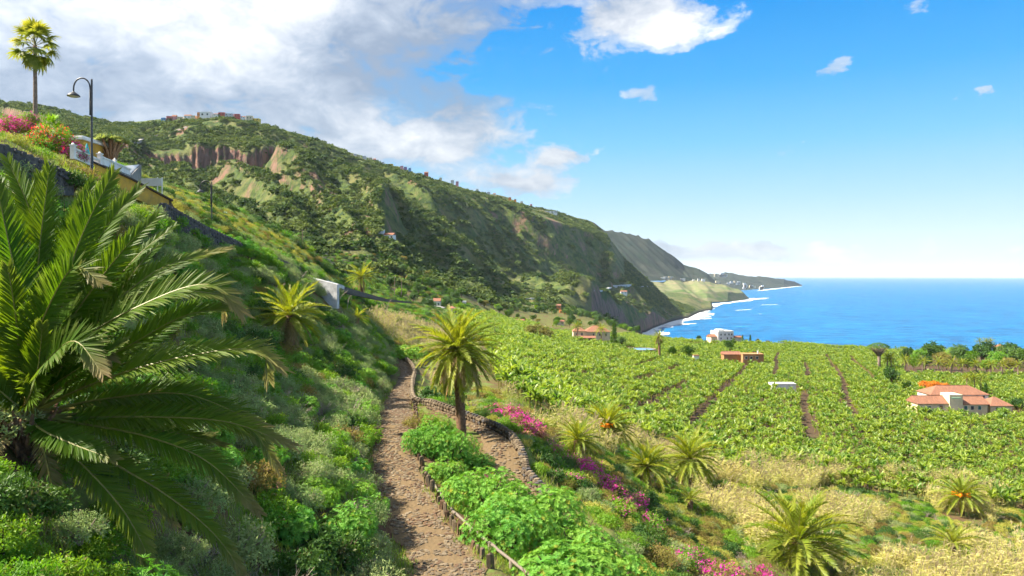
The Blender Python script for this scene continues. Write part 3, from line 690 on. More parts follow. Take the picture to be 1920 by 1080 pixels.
def tree_meshes(seed, H=7., R=3., trunk=.35, nc=260, lp=8, ll=.55, lw=.28, mat_=None, lobes=7, cone=False):
    """returns (trunk mesh, crown mesh): tapered trunk with limbs, clumped crown with gaps"""
    random.seed(seed); tb = MB(); lv = Leaves(); z0 = H*trunk
    tb.tube([(0, 0, -.4), (rv(-.1, .1), rv(-.1, .1), z0*.6), (rv(-.2, .2), rv(-.2, .2), H*.75)], [H*.035, H*.026, H*.008], 6)
    lob = []
    for k in range(lobes):
        if cone:
            f = k/max(1, lobes-1); c = Vector((rv(-.1, .1)*R, rv(-.1, .1)*R, z0+(H-z0)*(.08+.82*f))); r = R*(1.02-.85*f); h = H*.14
        else:
            a = 6.28*k/lobes+rv(-.4, .4); q = R*rv(.25, .62) if k else 0; c = Vector((math.cos(a)*q, math.sin(a)*q, z0+(H-z0)*rv(.3, .72))); r = R*rv(.36, .56); h = (H-z0)*rv(.22, .34)
        lob.append((c, r, h)); tb.tube([(0, 0, z0*rv(.7, 1.1)), c*.5+Vector((0, 0, z0*.4)), c], [H*.016, H*.010, H*.004], 5)
    for k in range(nc):
        c, r, h = random.choice(lob); d = rnd_dir(-.6); q = 1-rv(0, 1)**2*.5; p = c+Vector((d.x*r*q, d.y*r*q, d.z*h*q)); o = (d+Vector((0, 0, .3))).normalized()
        for j in range(lp):
            dd = (o*.35+rnd_dir()).normalized(); b0 = p+rnd_dir()*ll*rv(.1, .9); sd = dd.orthogonal().normalized(); l = ll*rv(.6, 1.2); w = lw*rv(.7, 1.2); mm = b0+dd*l*.5
            lv.poly([b0, mm+sd*w*.5, b0+dd*l, mm-sd*w*.5], [(0, 1, 2, 3)], [rv(0, .25)]*4, 0)
    return tb.mesh('trunk', M_BARK), lv.mesh('crown', [mat_ or M_DARK])

def gn_scatter(name, pts, rots, scl, variants, label, cat, vidx=None):
    """one object that stands for an uncountable mass: instances of a few plant meshes on scattered points"""
    n = len(pts); me = bpy.data.meshes.new(name); me.vertices.add(n)
    me.vertices.foreach_set('co', np.asarray(pts, np.float32).ravel())
    me.attributes.new('rot', 'FLOAT_VECTOR', 'POINT').data.foreach_set('vector', np.asarray(rots, np.float32).ravel())
    me.attributes.new('scl', 'FLOAT_VECTOR', 'POINT').data.foreach_set('vector', np.asarray(scl, np.float32).ravel())
    vi = RNG.integers(0, len(variants), n) if vidx is None else np.asarray(vidx)
    me.attributes.new('vi', 'INT', 'POINT').data.foreach_set('value', vi.astype(np.int32))
    me.update(); o = link(name, me)
    c = bpy.data.collections.new(name+'_kinds')
    for i, v in enumerate(variants): c.objects.link(bpy.data.objects.new('%s_kind_%02d' % (name, i), v))
    g = bpy.data.node_groups.new(name, 'GeometryNodeTree')
    g.interface.new_socket('Geometry', in_out='INPUT', socket_type='NodeSocketGeometry'); g.interface.new_socket('Geometry', in_out='OUTPUT', socket_type='NodeSocketGeometry')
    gi = g.nodes.new('NodeGroupInput'); go = g.nodes.new('NodeGroupOutput'); ip = g.nodes.new('GeometryNodeInstanceOnPoints')
    ci = g.nodes.new('GeometryNodeCollectionInfo'); ci.inputs['Collection'].default_value = c; ci.inputs['Separate Children'].default_value = True; ci.inputs['Reset Children'].default_value = True
    def attr(nm, ty):
        a = g.nodes.new('GeometryNodeInputNamedAttribute'); a.data_type = ty; a.inputs['Name'].default_value = nm; return a.outputs['Attribute']
    g.links.new(gi.outputs[0], ip.inputs['Points']); g.links.new(ci.outputs[0], ip.inputs['Instance']); ip.inputs['Pick Instance'].default_value = True
    g.links.new(attr('vi', 'INT'), ip.inputs['Instance Index']); g.links.new(attr('rot', 'FLOAT_VECTOR'), ip.inputs['Rotation']); g.links.new(attr('scl', 'FLOAT_VECTOR'), ip.inputs['Scale'])
    g.links.new(ip.outputs[0], go.inputs[0])
    md = o.modifiers.new('scatter', 'NODES'); md.node_group = g
    return tag(o, label, cat, kind='stuff')
def proj(X, Y, Z):
    """photo pixel of world points"""
    Y = np.maximum(Y, .5); return CX+np.asarray(X)/Y*F, HY-(np.asarray(Z)-CAMZ)/Y*F
def visible(X, Y, Z, lift=1.0, steps=60):
    """True where the ground does not hide a point `lift` above itself from the camera"""
    X = np.asarray(X); Y = np.asarray(Y); Z = np.asarray(Z)+lift; vis = np.ones(len(X), bool)
    for k in np.linspace(.08, .97, steps):
        vis &= height(X*k, Y*k) < CAMZ+(Z-CAMZ)*k
    return vis
# ------------------------------------------------------------------ quick look-ups on the built terrain grid
PYg = HY-(Zg-CAMZ)/Dg*F
_run = np.minimum.accumulate(PYg, axis=0)
_ci = np.arange(nC); _ri = np.arange(nR)
def gidx(X, Y):
    px = CX+np.asarray(X)/Y*F
    return np.clip(np.interp(Y, rows, _ri), 0, nR-1.001), np.clip(np.interp(px, cols, _ci), 0, nC-1.001)
def gh(X, Y):
    r, c = gidx(X, Y); r0 = r.astype(int); c0 = c.astype(int); fr = r-r0; fc = c-c0
    return (Zg[r0, c0]*(1-fc)+Zg[r0, c0+1]*fc)*(1-fr)+(Zg[r0+1, c0]*(1-fc)+Zg[r0+1, c0+1]*fc)*fr
def gvis(X, Y, lift_m=1.0):
    """ground point (plus a plant of that height) not hidden behind nearer ground"""
    r, c = gidx(X, Y); r0 = r.astype(int); c0 = np.round(c).astype(int)
    return PYg[r0, c0]-lift_m/np.asarray(Y)*F < _run[np.maximum(r0-1, 0), c0]
def gz(x, y): return float(gh(np.array([x]), np.array([y]))[0])

# footprints kept free of plants: (x, y, radius)
CLEAR = []
def clear_mask(X, Y):
    m = np.ones(len(X), bool)
    for x, y, r in CLEAR: m &= np.hypot(X-x, Y-y) > r
    return m
def spot(px, py, d=None):
    """ground point seen at a photo pixel (or at that bearing and a given distance)"""
    if d is None: return hit(px, py)
    x = (px-CX)/F*d; return Vector((x, d, gz(x, d)))
# buildings on the plain, placed first so that plants keep clear of them
B_FARM = spot(1815, 768, 180); B_WHITE = spot(1361, 634, 432); B_TERRA = spot(1106, 642, 360); B_ORANGE = spot(1398, 680, 288); B_TANK = spot(1203, 664, 322); B_SLAB = spot(1470, 722, 214)
CLEAR += [(B_FARM.x, B_FARM.y+6, 8), (B_FARM.x-9, B_FARM.y+2.5, 5.5), (B_FARM.x+9, B_FARM.y+4, 6), (B_FARM.x+3, B_FARM.y+3, 6), (B_FARM.x-9, B_FARM.y-2, 3.5), (B_FARM.x-4, B_FARM.y-2, 3.5), (B_FARM.x+2, B_FARM.y-2, 3.5), (B_FARM.x+8, B_FARM.y-1, 3.5), (B_WHITE.x, B_WHITE.y, 9), (B_TERRA.x, B_TERRA.y, 10), (B_ORANGE.x, B_ORANGE.y, 8), (B_TANK.x, B_TANK.y, 10), (B_SLAB.x, B_SLAB.y, 5), (B_SLAB.x, B_SLAB.y-4, 4)]

# palms on the right bank: crown pixel, drop to the foot, crown radius (photo pixels)
BANK_PALMS = {}
for k_, (a_, b_, dr_, r_) in {'fruit': (1139, 800, 46, 62), 'pale': (1084, 826, 34, 54), 'dry': (1212, 876, 36, 62), 'droop': (1292, 862, 52, 68), 'large': (1496, 1018, 48, 118), 'round': (1803, 930, 36, 54), 'young': (1785, 1020, 26, 56), 'small': (1292, 938, 20, 40)}.items():
    q_ = hit(a_, b_+dr_); BANK_PALMS[k_] = (a_, b_, q_.y, r_*q_.y/F, q_.x)
def palm_mask(X, Y):
    m = np.ones(len(X), bool)
    for a_, b_, d_p, r_, x_p in BANK_PALMS.values():
        for f in (1.0, 1-1.6/d_p, 1-3.2/d_p): m &= np.hypot(X-x_p*f, Y-d_p*f) > r_*.62
    return m

# ------------------------------------------------------------------ banana plantation
BAN = [banana_mesh('banana_plant', 100+i, 2.9+.15*i) for i in range(6)]
DV = np.array([.36, .933]); PV = np.array([.933, -.36])
pp, ss = np.meshgrid(np.arange(-190, 330, 1.3), np.arange(30, 620, 1.3))
pp = pp+RNG.uniform(-.45, .45, pp.shape); ss = ss+RNG.uniform(-.6, .6, ss.shape)
bx = (pp*PV[0]+ss*DV[0]).ravel(); by = (pp*PV[1]+ss*DV[1]).ravel(); bp = pp.ravel()
k = (by > 60) & (by < 640); bx, by, bp = bx[k], by[k], bp[k]
bpx = CX+bx/by*F; k = (bpx > 850) & (bpx < 2020); bx, by, bp, bpx = bx[k], by[k], bp[k], bpx[k]
bz = gh(bx, by); bpv = HY-(bz-CAMZ)/by*F
near_line = (fbm(bx/9, by/9, 2, 93)-.5)*34+np.interp(bpx, [850, 905, 930, 1000, 1100, 1250, 1330, 1500, 1700, 1920, 2100], [600, 640, 722, 768, 800, 830, 880, 915, 935, 965, 985])
lane = np.abs((bp+8.6+.8*np.sin(by/23)) % 10.3-5.15) > 4.15
lane &= (by > 128) & (by < 350) & (vnoise(bp/10.3+50, by/45.0, 9) > .30) & (bpx < 1640)
edge_tree = (by > 395) & (by < 460) & (vnoise(bx/25, by/25, 77) > .62)
cross = (np.abs(by-300-.25*bx-6*np.sin(bx/40)) < 2.2) & (bpx < 1420)
keep = ((by < 455) | ((bpx < 1190) & (fbm(bx/45, by/45, 2, 97) > .42) & (by < np.interp(bpx, [850, 950, 1050, 1190], [380, 500, 620, 640])))) & (bpv < near_line) & ~lane & ~cross & clear_mask(bx, by) & (by < dcliff(bpx)-14) & gvis(bx, by, 3.2) & ~edge_tree
keep &= palm_mask(bx, by) & (RNG.random(len(bx)) > .13) & ~((bpx > np.interp(by, [270, 300, 400], [1700, 1690, 1700])) & (by > 272))
bx, by, bz, bpx, bpv = bx[keep], by[keep], bz[keep], bpx[keep], bpv[keep]
bs = RNG.uniform(.36, .64, len(bx))*(.80+.5*fbm(bx/6, by/6, 2, 91)); brz = RNG.uniform(0, 6.28, len(bx))
inframe = (bpx > 15) & (bpx < 1905) & (bpv < 1060)
order = np.argsort(np.where(inframe, -bs/by, 1)); ind = order[:290]; rest = order[290:]
for i in ind:
    o = link('banana_plant', BAN[int(RNG.integers(0, 6))]); o.location = (bx[i], by[i], bz[i]-.05); o.rotation_euler = (rv(-.08, .08), rv(-.08, .08), brz[i]); o.scale = (bs[i], bs[i], bs[i]*1.2)
    w_ = ('just right of the tall palm' if bpx[i] < 965 else ('above the upper reeds' if bpx[i] < 1025 else 'left of the palm cluster')) if bpx[i] < 1080 else ('behind the palm cluster' if bpx[i] < 1340 else ('behind the reeds, centre right' if bpx[i] < 1560 else ('left of the round palm with orange fruit' if bpx[i] < 1740 else 'behind the round palm with orange fruit')))
    w_ = ('tall ' if bs[i] > .66 else ('short ' if bs[i] < .56 else ''))+'banana plant at the near plantation edge '+w_
    tag(o, w_, 'banana plant', w_.replace('banana plant', 'banana plants'))
r3 = np.zeros((len(rest), 3)); r3[:, 2] = brz[rest]; r3[:, :2] = RNG.uniform(-.08, .08, (len(rest), 2))
gn_scatter('banana_grove', np.stack([bx[rest], by[rest], bz[rest]-.05], 1), r3, bs[rest, None]*np.array([[1., 1., 1.2]]), BAN, 'dense green banana plantation filling the plain towards the sea', 'plantation')

# ------------------------------------------------------------------ bushes on the slopes
EUPH = [bush_mesh('euphorbia_bush', [M_EUPH, M_BARK], 1.0, .95, 420, 9, .13, .030, .1, True, 9, .05, 200+i, 6) for i in range(4)]
GREY = [bush_mesh('grey_bush', [M_GREY, M_TWIG], 1.0, .85, 330, 8, .12, .034, .16, False, 10, .10, 220+i, 6) for i in range(4)]
BRIG = [bush_mesh('bright_bush', [M_BRIGHT, M_BARK], 1.0, .70, 330, 8, .12, .050, .15, False, 6, .04, 240+i, 6) for i in range(4)]
OLIV = [bush_mesh('olive_bush', [M_OLIVE, M_BARK], 1.0, .80, 320, 8, .11, .040, .16, False, 9, .15, 260+i, 6) for i in range(3)]
DARK = [bush_mesh('dark_bush', [M_DARK, M_BARK], 1.0, .95, 330, 8, .14, .060, .16, False, 8, .06, 280+i, 6) for i in range(3)]
YELL = [bush_mesh('yellow_bush', [M_YELL, M_BARK], 1.0, .75, 300, 8, .12, .045, .15, False, 6, .1, 300+i, 6) for i in range(3)]
TWIG = [twig_mesh('dry_shrub', .8, .9, 16, 320+i, M_TWIG) for i in range(3)]
GRAS = [grass_mesh('grass_tuft', 34, .35, .42, .022, 330+i, M_GRASS, .05+.12*i) for i in range(3)]
FERN = [grass_mesh('grass_clump', 90, .5, .8, .03, 340+i, M_GRASS, .03) for i in range(2)]
KINDS = {'euph': (EUPH, 'euphorbia_bush', 'bush'), 'grey': (GREY, 'grey_bush', 'bush'), 'bright': (BRIG, 'bright_bush', 'bush'), 'olive': (OLIV, 'olive_bush', 'bush'), 'dark': (DARK, 'dark_bush', 'bush'), 'yell': (YELL, 'yellow_bush', 'bush'), 'twig': (TWIG, 'dry_shrub', 'shrub'), 'fern': (FERN, 'grass_clump', 'grass')}
LAB_LEFT = {'euph': 'rounded green euphorbia bush on the slope left of the cobbled path', 'grey': 'feathery grey-green bush on the slope left of the cobbled path', 'bright': 'low bright green bush on the slope left of the cobbled path',
            'olive': 'brownish olive bush on the slope left of the cobbled path', 'dark': 'dark green leafy bush on the slope left of the cobbled path', 'twig': 'bare grey twiggy shrub on the slope left of the path', 'fern': 'long-bladed bright grass clump on the slope left of the path', 'yell': 'yellow-green sunlit bush on the spur above the dark stone wall'}
LAB_RIGHT = {'olive': 'brownish olive bush on the bank right of the paths', 'dark': 'dark green bush on the bank right of the paths', 'bright': 'bright green bush on the bank right of the paths', 'yell': 'yellow-green sunlit bush on the bank right of the paths', 'grey': 'grey-green bush on the bank right of the paths', 'twig': 'bare pale twiggy shrub on the bank right of the paths', 'euph': 'rounded euphorbia bush on the bank below the parapet wall', 'fern': 'grass clump on the bank right of the paths'}
LOOK = {'euph': 'rounded green euphorbia bush', 'grey': 'feathery grey-green bush', 'bright': 'bright green bush', 'olive': 'brownish olive bush', 'dark': 'dark green bush', 'yell': 'yellow-green sunlit bush', 'twig': 'bare grey twiggy shrub', 'fern': 'long-bladed grass clump'}
def where_left(px, py, y, dp, wl):
    if py < wl-2 and y > 55: return 'on the spur above the dark wall, '+('left end' if px < 420 else ('middle' if px < 510 else 'right end'))
    if dp < 2.9: return 'at the left path edge, '+('near the bottom' if py > 900 else ('half way up' if py > 780 else 'towards the far bend'))
    if abs(px-545) < 90 and 560 < py < 720: return 'around the shaggy palm on the slope'
    if px < 260: return 'under the big foreground palm'+(' at the bottom edge' if py > 930 else '')
    if py < wl+45 and px < 700: return 'below the dark retaining wall'
    row = 'at the bottom edge' if py > 960 else ('low on the slope' if py > 840 else ('in the middle of the slope' if py > 720 else 'high on the slope'))
    return row+', '+('beside the palm leaf tips' if px < 480 else ('between big palm and path' if px < 610 else 'nearer the path'))
def where_right(px, py, y):
    if px < 960: return 'around the tall palm behind the parapet'
    if px < 1060: return 'just below the parapet bend'
    if px < 1180: return 'on the flowering bank, '+('beside the palms' if py < 900 else 'below the palms')
    if px < 1340: return 'right of the palm cluster' if py < 960 else 'at the bottom edge right of the euphorbias'
    if px < 1600: return 'around the large bottom palm' if py > 960 else 'among the reeds above the large bottom palm'
    return 'among the reeds at the lower right'
def size_word(R): return 'large ' if R > .85 else ('small ' if R < .62 else '')
def put(kind, x, y, R, label=None, group=None, z=None, flat=1.0, name=None, cat=None, sink=.06):
    ms, nm, ct = KINDS[kind]
    o = link(name or nm, random.choice(ms)); o.location = (x, y, (gz(x, y) if z is None else z)-sink*R); o.rotation_euler = (rv(-.12, .12), rv(-.12, .12), rv(0, 6.28)); o.scale = (R, R*rv(.85, 1.15), R*flat*rv(.85, 1.15))
    return tag(o, label, cat or ct, group)
def dist_paths(X, Y):
    a = seg_dist(X, Y, MAIN_C)[0]; b = seg_dist(X, Y, LOW_C)[0]; return a, b
gx, gy = np.meshgrid(np.arange(-60, 82, 1.05), np.arange(8, 135, 1.12)); gx = (gx+RNG.uniform(-.5, .5, gx.shape)).ravel(); gy = (gy+RNG.uniform(-.5, .5, gy.shape)).ravel()
gpx = CX+gx/gy*F; gz_ = gh(gx, gy); gpy = HY-(gz_-CAMZ)/gy*F
wall_line = np.interp(gpx, [0, 130, 300, 480, 600, 740], [275, 318, 405, 470, 522, 572])      # top edge of the dark wall: the road lies above
da, db = dist_paths(gx, gy)
ok_ = (gpx > -60) & (gpx < 1980) & (gpy > 150) & (gpy < 1190) & (da > 1.75) & (db > 1.75) & gvis(gx, gy, 1.2)
ok_ &= palm_mask(gx, gy)
xm = np.interp(gy, [p.y for p in MAIN_C], [p.x for p in MAIN_C])
left = gx < xm
n1 = fbm(gx/5.5, gy/5.5, 3, 101); n2 = fbm(gx/3.0+9, gy/3.0, 3, 111); rn = RNG.random(len(gx))
cand = {k: [] for k in ('L', 'R')}
for i in np.nonzero(ok_)[0]:
    x, y, px, py = gx[i], gy[i], gpx[i], gpy[i]
    if left[i]:
        if 570 < px < 645 and 556 < py < 592 and y < 92: continue          # the whitish wall stays in view
        if px < 330 and py < wall_line[i]+6 and y < 62: continue          # garden and terrace
        if py < wall_line[i]-2 and y > 55 and px > 250:            # sunlit spur
            if rn[i] < .30: kd = 'yell'
            elif rn[i] < .55: kd = 'grey'
            elif rn[i] < .72: kd = 'bright'
            elif rn[i] < .86: kd = 'olive'
            else: kd = 'dark'
            R = rv(.6, 1.1)
        elif y < 40 and px < 220 and py > 820: kd = 'bright' if rn[i] < .6 else ('dark' if rn[i] < .8 else 'grey'); R = rv(.4, .8)
        elif abs(py-wall_line[i]) < 40 and px < 260: continue
        else:
            if n1[i] > .56: kd = 'grey' if rn[i] < .72 else ('twig' if rn[i] < .80 else 'bright')
            elif n1[i] > .46: kd = 'bright' if rn[i] < .5 else ('grey' if rn[i] < .72 else ('euph' if rn[i] < .84 else ('olive' if rn[i] < .93 else 'dark')))
            else: kd = 'bright' if rn[i] < .58 else ('dark' if rn[i] < .75 else ('euph' if rn[i] < .88 else ('fern' if rn[i] < .94 else 'olive')))
            if py > 730 and px > 230 and n2[i] > .45: kd = 'grey' if rn[i] < .52 else ('twig' if rn[i] < .60 else ('euph' if rn[i] < .86 else kd))
            R = rv(.5, 1.1)*(1.3 if y > 40 else 1.05)
        cand['L'].append((kd, x, y, R, px, py))
    else:
        if px < 1110 and py > 905-(px-800)*0.1 and y < 40: continue     # strip between the paths: planted by hand
        if db[i] < 4.5 and x < np.interp(y, [36, 42, 45, 48.5, 52.5], [LOW_C[5].x, LOW_C[3].x, LOW_C[2].x, LOW_C[1].x, LOW_C[0].x]): continue
        if py > np.interp(px, [900, 1000, 1200, 1330, 1400, 1920], [700, 745, 880, 900, 980, 1150]):
            pass
        elif px > 1000 and fbm(np.array([x/7]), np.array([y/7]), 2, 141)[0] > .585: continue                                       # reeds stand there
        if y > 125 or py < np.interp(px, [925, 1000, 1100, 1250, 1330, 1500, 1700, 1920], [735, 790, 815, 855, 885, 915, 935, 960]): continue
        kd = 'olive' if rn[i] < .20 else ('dark' if rn[i] < .34 else ('bright' if rn[i] < .62 else ('yell' if rn[i] < .84 else ('twig' if rn[i] < .9 else 'grey'))))
        cand['R'].append((kd, x, y, rv(.5, 1.0), px, py))
left_over = {}
for side, lab in (('L', LAB_LEFT), ('R', LAB_RIGHT)):
    by_kind = {}
    for c in cand[side]: by_kind.setdefault(c[0], []).append(c)
    for kd, lst in by_kind.items():
        lst.sort(key=lambda c: (0 if -10 < c[4] < 1930 and c[5] < 1110 else 1, -c[3]/c[2]))
        cap = {'grey': 150, 'bright': 170}.get(kd, 75)
        for j, (k_, x, y, R, px, py) in enumerate(lst):
            if j < cap and -10 < px < 1930 and py < 1110:
                w_ = where_left(px, py, y, float(seg_dist(np.array([x]), np.array([y]), MAIN_C)[0][0]), float(np.interp(px, [0, 130, 300, 480, 600, 740], [275, 318, 405, 470, 522, 572]))) if side == 'L' else where_right(px, py, y)
                put(kd, x, y, R, size_word(R)+LOOK[kd]+' '+w_, (size_word(R)+LOOK[kd]+'s ').replace('bushs', 'bushes')+w_)
            else: left_over.setdefault(kd, []).append((x, y, R))
# what is too small or too far to tell apart: one mass
X_, S_, V_ = [], [], []; allv = EUPH+GREY+BRIG+OLIV+DARK+YELL+TWIG+FERN; off = 0; base = {}
for kd in ('euph', 'grey', 'bright', 'olive', 'dark', 'yell', 'twig', 'fern'):
    base[kd] = (off, len(KINDS[kd][0])); off += len(KINDS[kd][0])
for kd, l in left_over.items():
    for x, y, R in l: X_.append((x, y, gz(x, y)-.06*R)); S_.append(R); V_.append(base[kd][0]+random.randrange(base[kd][1]))
# bushes and small trees farther up the valley
fx_, fy_ = np.meshgrid(np.arange(-160, 90, 2.6), np.arange(126, 440, 2.8)); fx_ = (fx_+RNG.uniform(-1.2, 1.2, fx_.shape)).ravel(); fy_ = (fy_+RNG.uniform(-1.2, 1.2, fy_.shape)).ravel()
fpx = CX+fx_/fy_*F; fz_ = gh(fx_, fy_); k = (fpx > 280) & (fpx < 1010) & gvis(fx_, fy_, 2.) & ((fpx < 880) | (fy_ > 330)) & (fbm(fx_/14, fy_/14, 2, 55) > .36)
for x, y, z, px in zip(fx_[k], fy_[k], fz_[k], fpx[k]):
    kd = random.choices(['dark', 'bright', 'olive', 'grey', 'euph'], [.34, .32, .1, .12, .12])[0]
    X_.append((x, y, z-.1)); S_.append(rv(1.1, 2.1)); V_.append(base[kd][0]+random.randrange(base[kd][1]))
n_ = len(X_); r3 = np.zeros((n_, 3)); r3[:, 2] = RNG.uniform(0, 6.28, n_); S_ = np.array(S_)
gn_scatter('slope_scrub', np.array(X_), r3, np.stack([S_, S_, S_*RNG.uniform(.8, 1.2, n_)], 1), allv, 'mixed green scrub covering the far part of the slopes', 'scrub', V_)
# grass and herbs between the bushes
tx, ty = np.meshgrid(np.arange(-55, 34, .42), np.arange(8, 75, .46)); tx = (tx+RNG.uniform(-.2, .2, tx.shape)).ravel(); ty = (ty+RNG.uniform(-.2, .2, ty.shape)).ravel()
tpx = CX+tx/ty*F; tz = gh(tx, ty); tpy = HY-(tz-CAMZ)/ty*F; da, db = dist_paths(tx, ty)
k = (tpx > -40) & (tpx < 1960) & (tpy < 1160) & (da > 1.12) & (db > 1.2) & gvis(tx, ty, .4) & (fbm(tx/2.2, ty/2.2, 3, 131) > .40)
tx, ty, tz = tx[k], ty[k], tz[k]; n_ = len(tx); r3 = np.zeros((n_, 3)); r3[:, 2] = RNG.uniform(0, 6.28, n_); s_ = RNG.uniform(.6, 1.25, n_)
gn_scatter('grass', np.stack([tx, ty, tz], 1), r3, np.repeat(s_[:, None], 3, 1), GRAS, 'green grass and herbs between the bushes and along the path', 'grass')

# ------------------------------------------------------------------ reeds
REED = [reed_mesh('reed_clump', 400+i, 26, 2.5, .9, (rv(.15, .5), rv(-.2, .2))) for i in range(5)]
ex, ey = np.meshgrid(np.arange(0, 110, 1.35), np.arange(40, 165, 1.45)); ex = (ex+RNG.uniform(-.6, .6, ex.shape)).ravel(); ey = (ey+RNG.uniform(-.6, .6, ey.shape)).ravel()
epx = CX+ex/ey*F; ez = gh(ex, ey); epy = HY-(ez-CAMZ)/ey*F
lo = np.interp(epx, [925, 1000, 1100, 1250, 1330, 1500, 1700, 1920, 2100], [735, 790, 815, 850, 868, 885, 902, 935, 955])
hi = np.interp(epx, [925, 960, 1060, 1200, 1330, 1400, 1560, 1700, 1920], [775, 800, 835, 880, 960, 1030, 1110, 1160, 1160])
k = (epx > 925) & (epx < 1960) & (epy > lo-4) & (epy < hi) & gvis(ex, ey, 2.) & palm_mask(ex, ey) & (fbm(ex/7, ey/7, 2, 141) > np.where(epx > 1330, .555, .43))
rl = [(x, y, z, px, py) for x, y, z, px, py in zip(ex[k], ey[k], ez[k], epx[k], epy[k])]
fx2, fy2 = np.meshgrid(np.arange(-24, -10, 1.4), np.arange(125, 175, 2.)); 
for x, y in zip(fx2.ravel()+RNG.uniform(-.6, .6, fx2.size), fy2.ravel()): rl.append((x, y, gz(x, y), CX+x/y*F, 630))
rl.sort(key=lambda c: (0 if -10 < c[3] < 1925 and c[4] < 1075 else 1, c[1]))
for (x, y, z, px, py) in rl[:240]:
    o = link('reed_clump', random.choice(REED)); o.location = (x, y, z-.1); o.rotation_euler = (0, 0, rv(-.7, .7)); s = rv(.5, 1.15)*(.65+.6*fbm(np.array([x/6]), np.array([y/6]), 2, 143)[0]); o.scale = (s*1.15, s*1.15, s*rv(.8, 1.2))
    w_ = 'left of the palm cluster' if px < 1080 else ('around the palm cluster' if px < 1330 else ('above the large bottom palm' if px < 1560 and py < 980 else ('beside the large bottom palm' if px < 1620 else ('around the young yellowish palm' if py > 960 else 'near the round palm with orange fruit'))))
    w_ = ('tall' if s > 1.0 else ('short' if s < .7 else 'pale'))+' straw-coloured reed clump '+w_
    tag(o, w_, 'reeds', w_.replace('clump', 'clumps'))
q = rl[240:]; n_ = len(q); r3 = np.zeros((n_, 3)); r3[:, 2] = RNG.uniform(-.7, .7, n_); s_ = RNG.uniform(.7, 1.15, n_)
gn_scatter('reed_bed', np.array([c[:3] for c in q]), r3, np.repeat(s_[:, None], 3, 1), REED, 'pale reed bed farther off along the edge of the plantation', 'reeds')

# ------------------------------------------------------------------ scrub on the mountain
SCR = [bush_mesh('scrub', [M_SCRUB, M_BARK], 1.0, .8, 26, 5, .55, .38, .35, False, 0, 0, 420+i, 4) for i in range(4)]
MT = []
cp = RNG.uniform(-60, 1300, 200000); cd = np.sqrt(RNG.uniform(330**2, 1850**2, 200000)); cx_ = (cp-CX)/F*cd
fdm = np.interp(cp, _fx, _fd)*.9; rdm = np.interp(cp, _rx, _rd)
k = (cd > fdm) & (cd < rdm*np.where((cp > 290) & (cp < 495), .965, np.where((cp > 655) & (cp < 1005), .985, 1.01))) & ~in_sea(cp, cd); cp, cd, cx_ = cp[k], cd[k], cx_[k]
cz = gh(cx_, cd); e = 6.0
sl = np.hypot(gh(cx_+e, cd)-gh(cx_-e, cd), gh(cx_, cd+e)-gh(cx_, cd-e))/(2*e)
nn = fbm(cx_/60, cd/60, 3, 151); n4 = fbm(cx_/22, cd/22, 3, 161)
k = gvis(cx_, cd, 2.) & (sl < 1.35) & (cz > 6) & (nn*.5+n4*.5 > np.where(cp < 680, .375, .425)) & (RNG.random(len(cp)) < .8)
cx_, cd, cz, n4 = cx_[k], cd[k], cz[k], n4[k]; n_ = len(cx_); r3 = np.zeros((n_, 3)); r3[:, 2] = RNG.uniform(0, 6.28, n_)
s_ = np.clip(RNG.lognormal(.28, .5, n_), .5, 4.2)*(.6+1.0*n4)+(RNG.random(n_) < .05)*1.5
gn_scatter('mountain_scrub', np.stack([cx_, cd, cz-.2], 1), r3, np.stack([s_, s_, s_*.9], 1), SCR, 'dark green scrub and small trees covering the mountainside', 'scrub')
# ------------------------------------------------------------------ palms
def frond_variant(e0, bend, seed, dry=0., dryend=.5, n=44, ll=.17, lw=.019, m_=None):
    random.seed(seed); lv = Leaves(); p = Vector((0, 0, 0)); pts = [p.copy()]
    for i in range(5):
        e = math.radians(e0-bend*((i+.5)/5)**1.3); p = p+Vector((math.cos(e), 0, math.sin(e)))*.2; pts.append(p.copy())
    frond(lv, pts, Vector((-.3, 0, 1)), n, ll, lw, .5 if dry < .5 else -.3, dry, .10, 2, .009, 14, dryend)
    return lv.mesh('frond', [m_ or M_PALM, M_RACHIS])
FR = [(e, [frond_variant(e, b, 500+int(e)*3+j) for j, b in enumerate((30, 55))]) for e in (86, 70, 54, 38, 22, 6, -10, -28)]
FRD = [frond_variant(e, b, 560+j, .85, .3, 26) for j, (e, b) in enumerate(((-35, 45), (-55, 30), (-20, 65)))]
def crown(root, z, R, n, lo=-28, hi=86, dead=0, rsc=(1, 1)):
    for i in range(n):
        f = (i+.5)/n; e = hi-(hi-lo)*(f**.85); ms = min(FR, key=lambda q: abs(q[0]-e))
        o = link('frond', random.choice(ms[1]), root); s = R*rv(.86, 1.1)*(.82 if e > 75 else 1)
        o.location = (0, 0, z+rv(-.03, .06)*R*.5); o.rotation_euler = (rv(-.25, .25), rv(-.10, .10)+math.radians((ms[0]-e)*.8), 2.39996*i+rv(-.25, .25)); o.scale = (s, s, s)
    for i in range(dead):
        o = link('frond', random.choice(FRD), root); s = R*rv(.6, .9); o.location = (0, 0, z-.05*R); o.rotation_euler = (0, rv(-.15, .15), 2.39996*i+1.); o.scale = (s, s, s)
def trunk_mesh(H, r0, r1, m, rings=22, lean=0., rough=.16):
    mb = MB(); pts, rad = [], []
    for i in range(rings+1):
        f = i/rings; pts.append((lean*f*f*H, .02*math.sin(f*5), -.4+(H+.4)*f)); rad.append((r0+(r1-r0)*f)*(1+(rough if i % 2 else -rough*.4)*(1 if f > .03 else 0))*(1.25 if f > .92 else 1))
    mb.tube(pts, rad, 9); return mb.mesh('trunk', m, True)
FRUITM = None
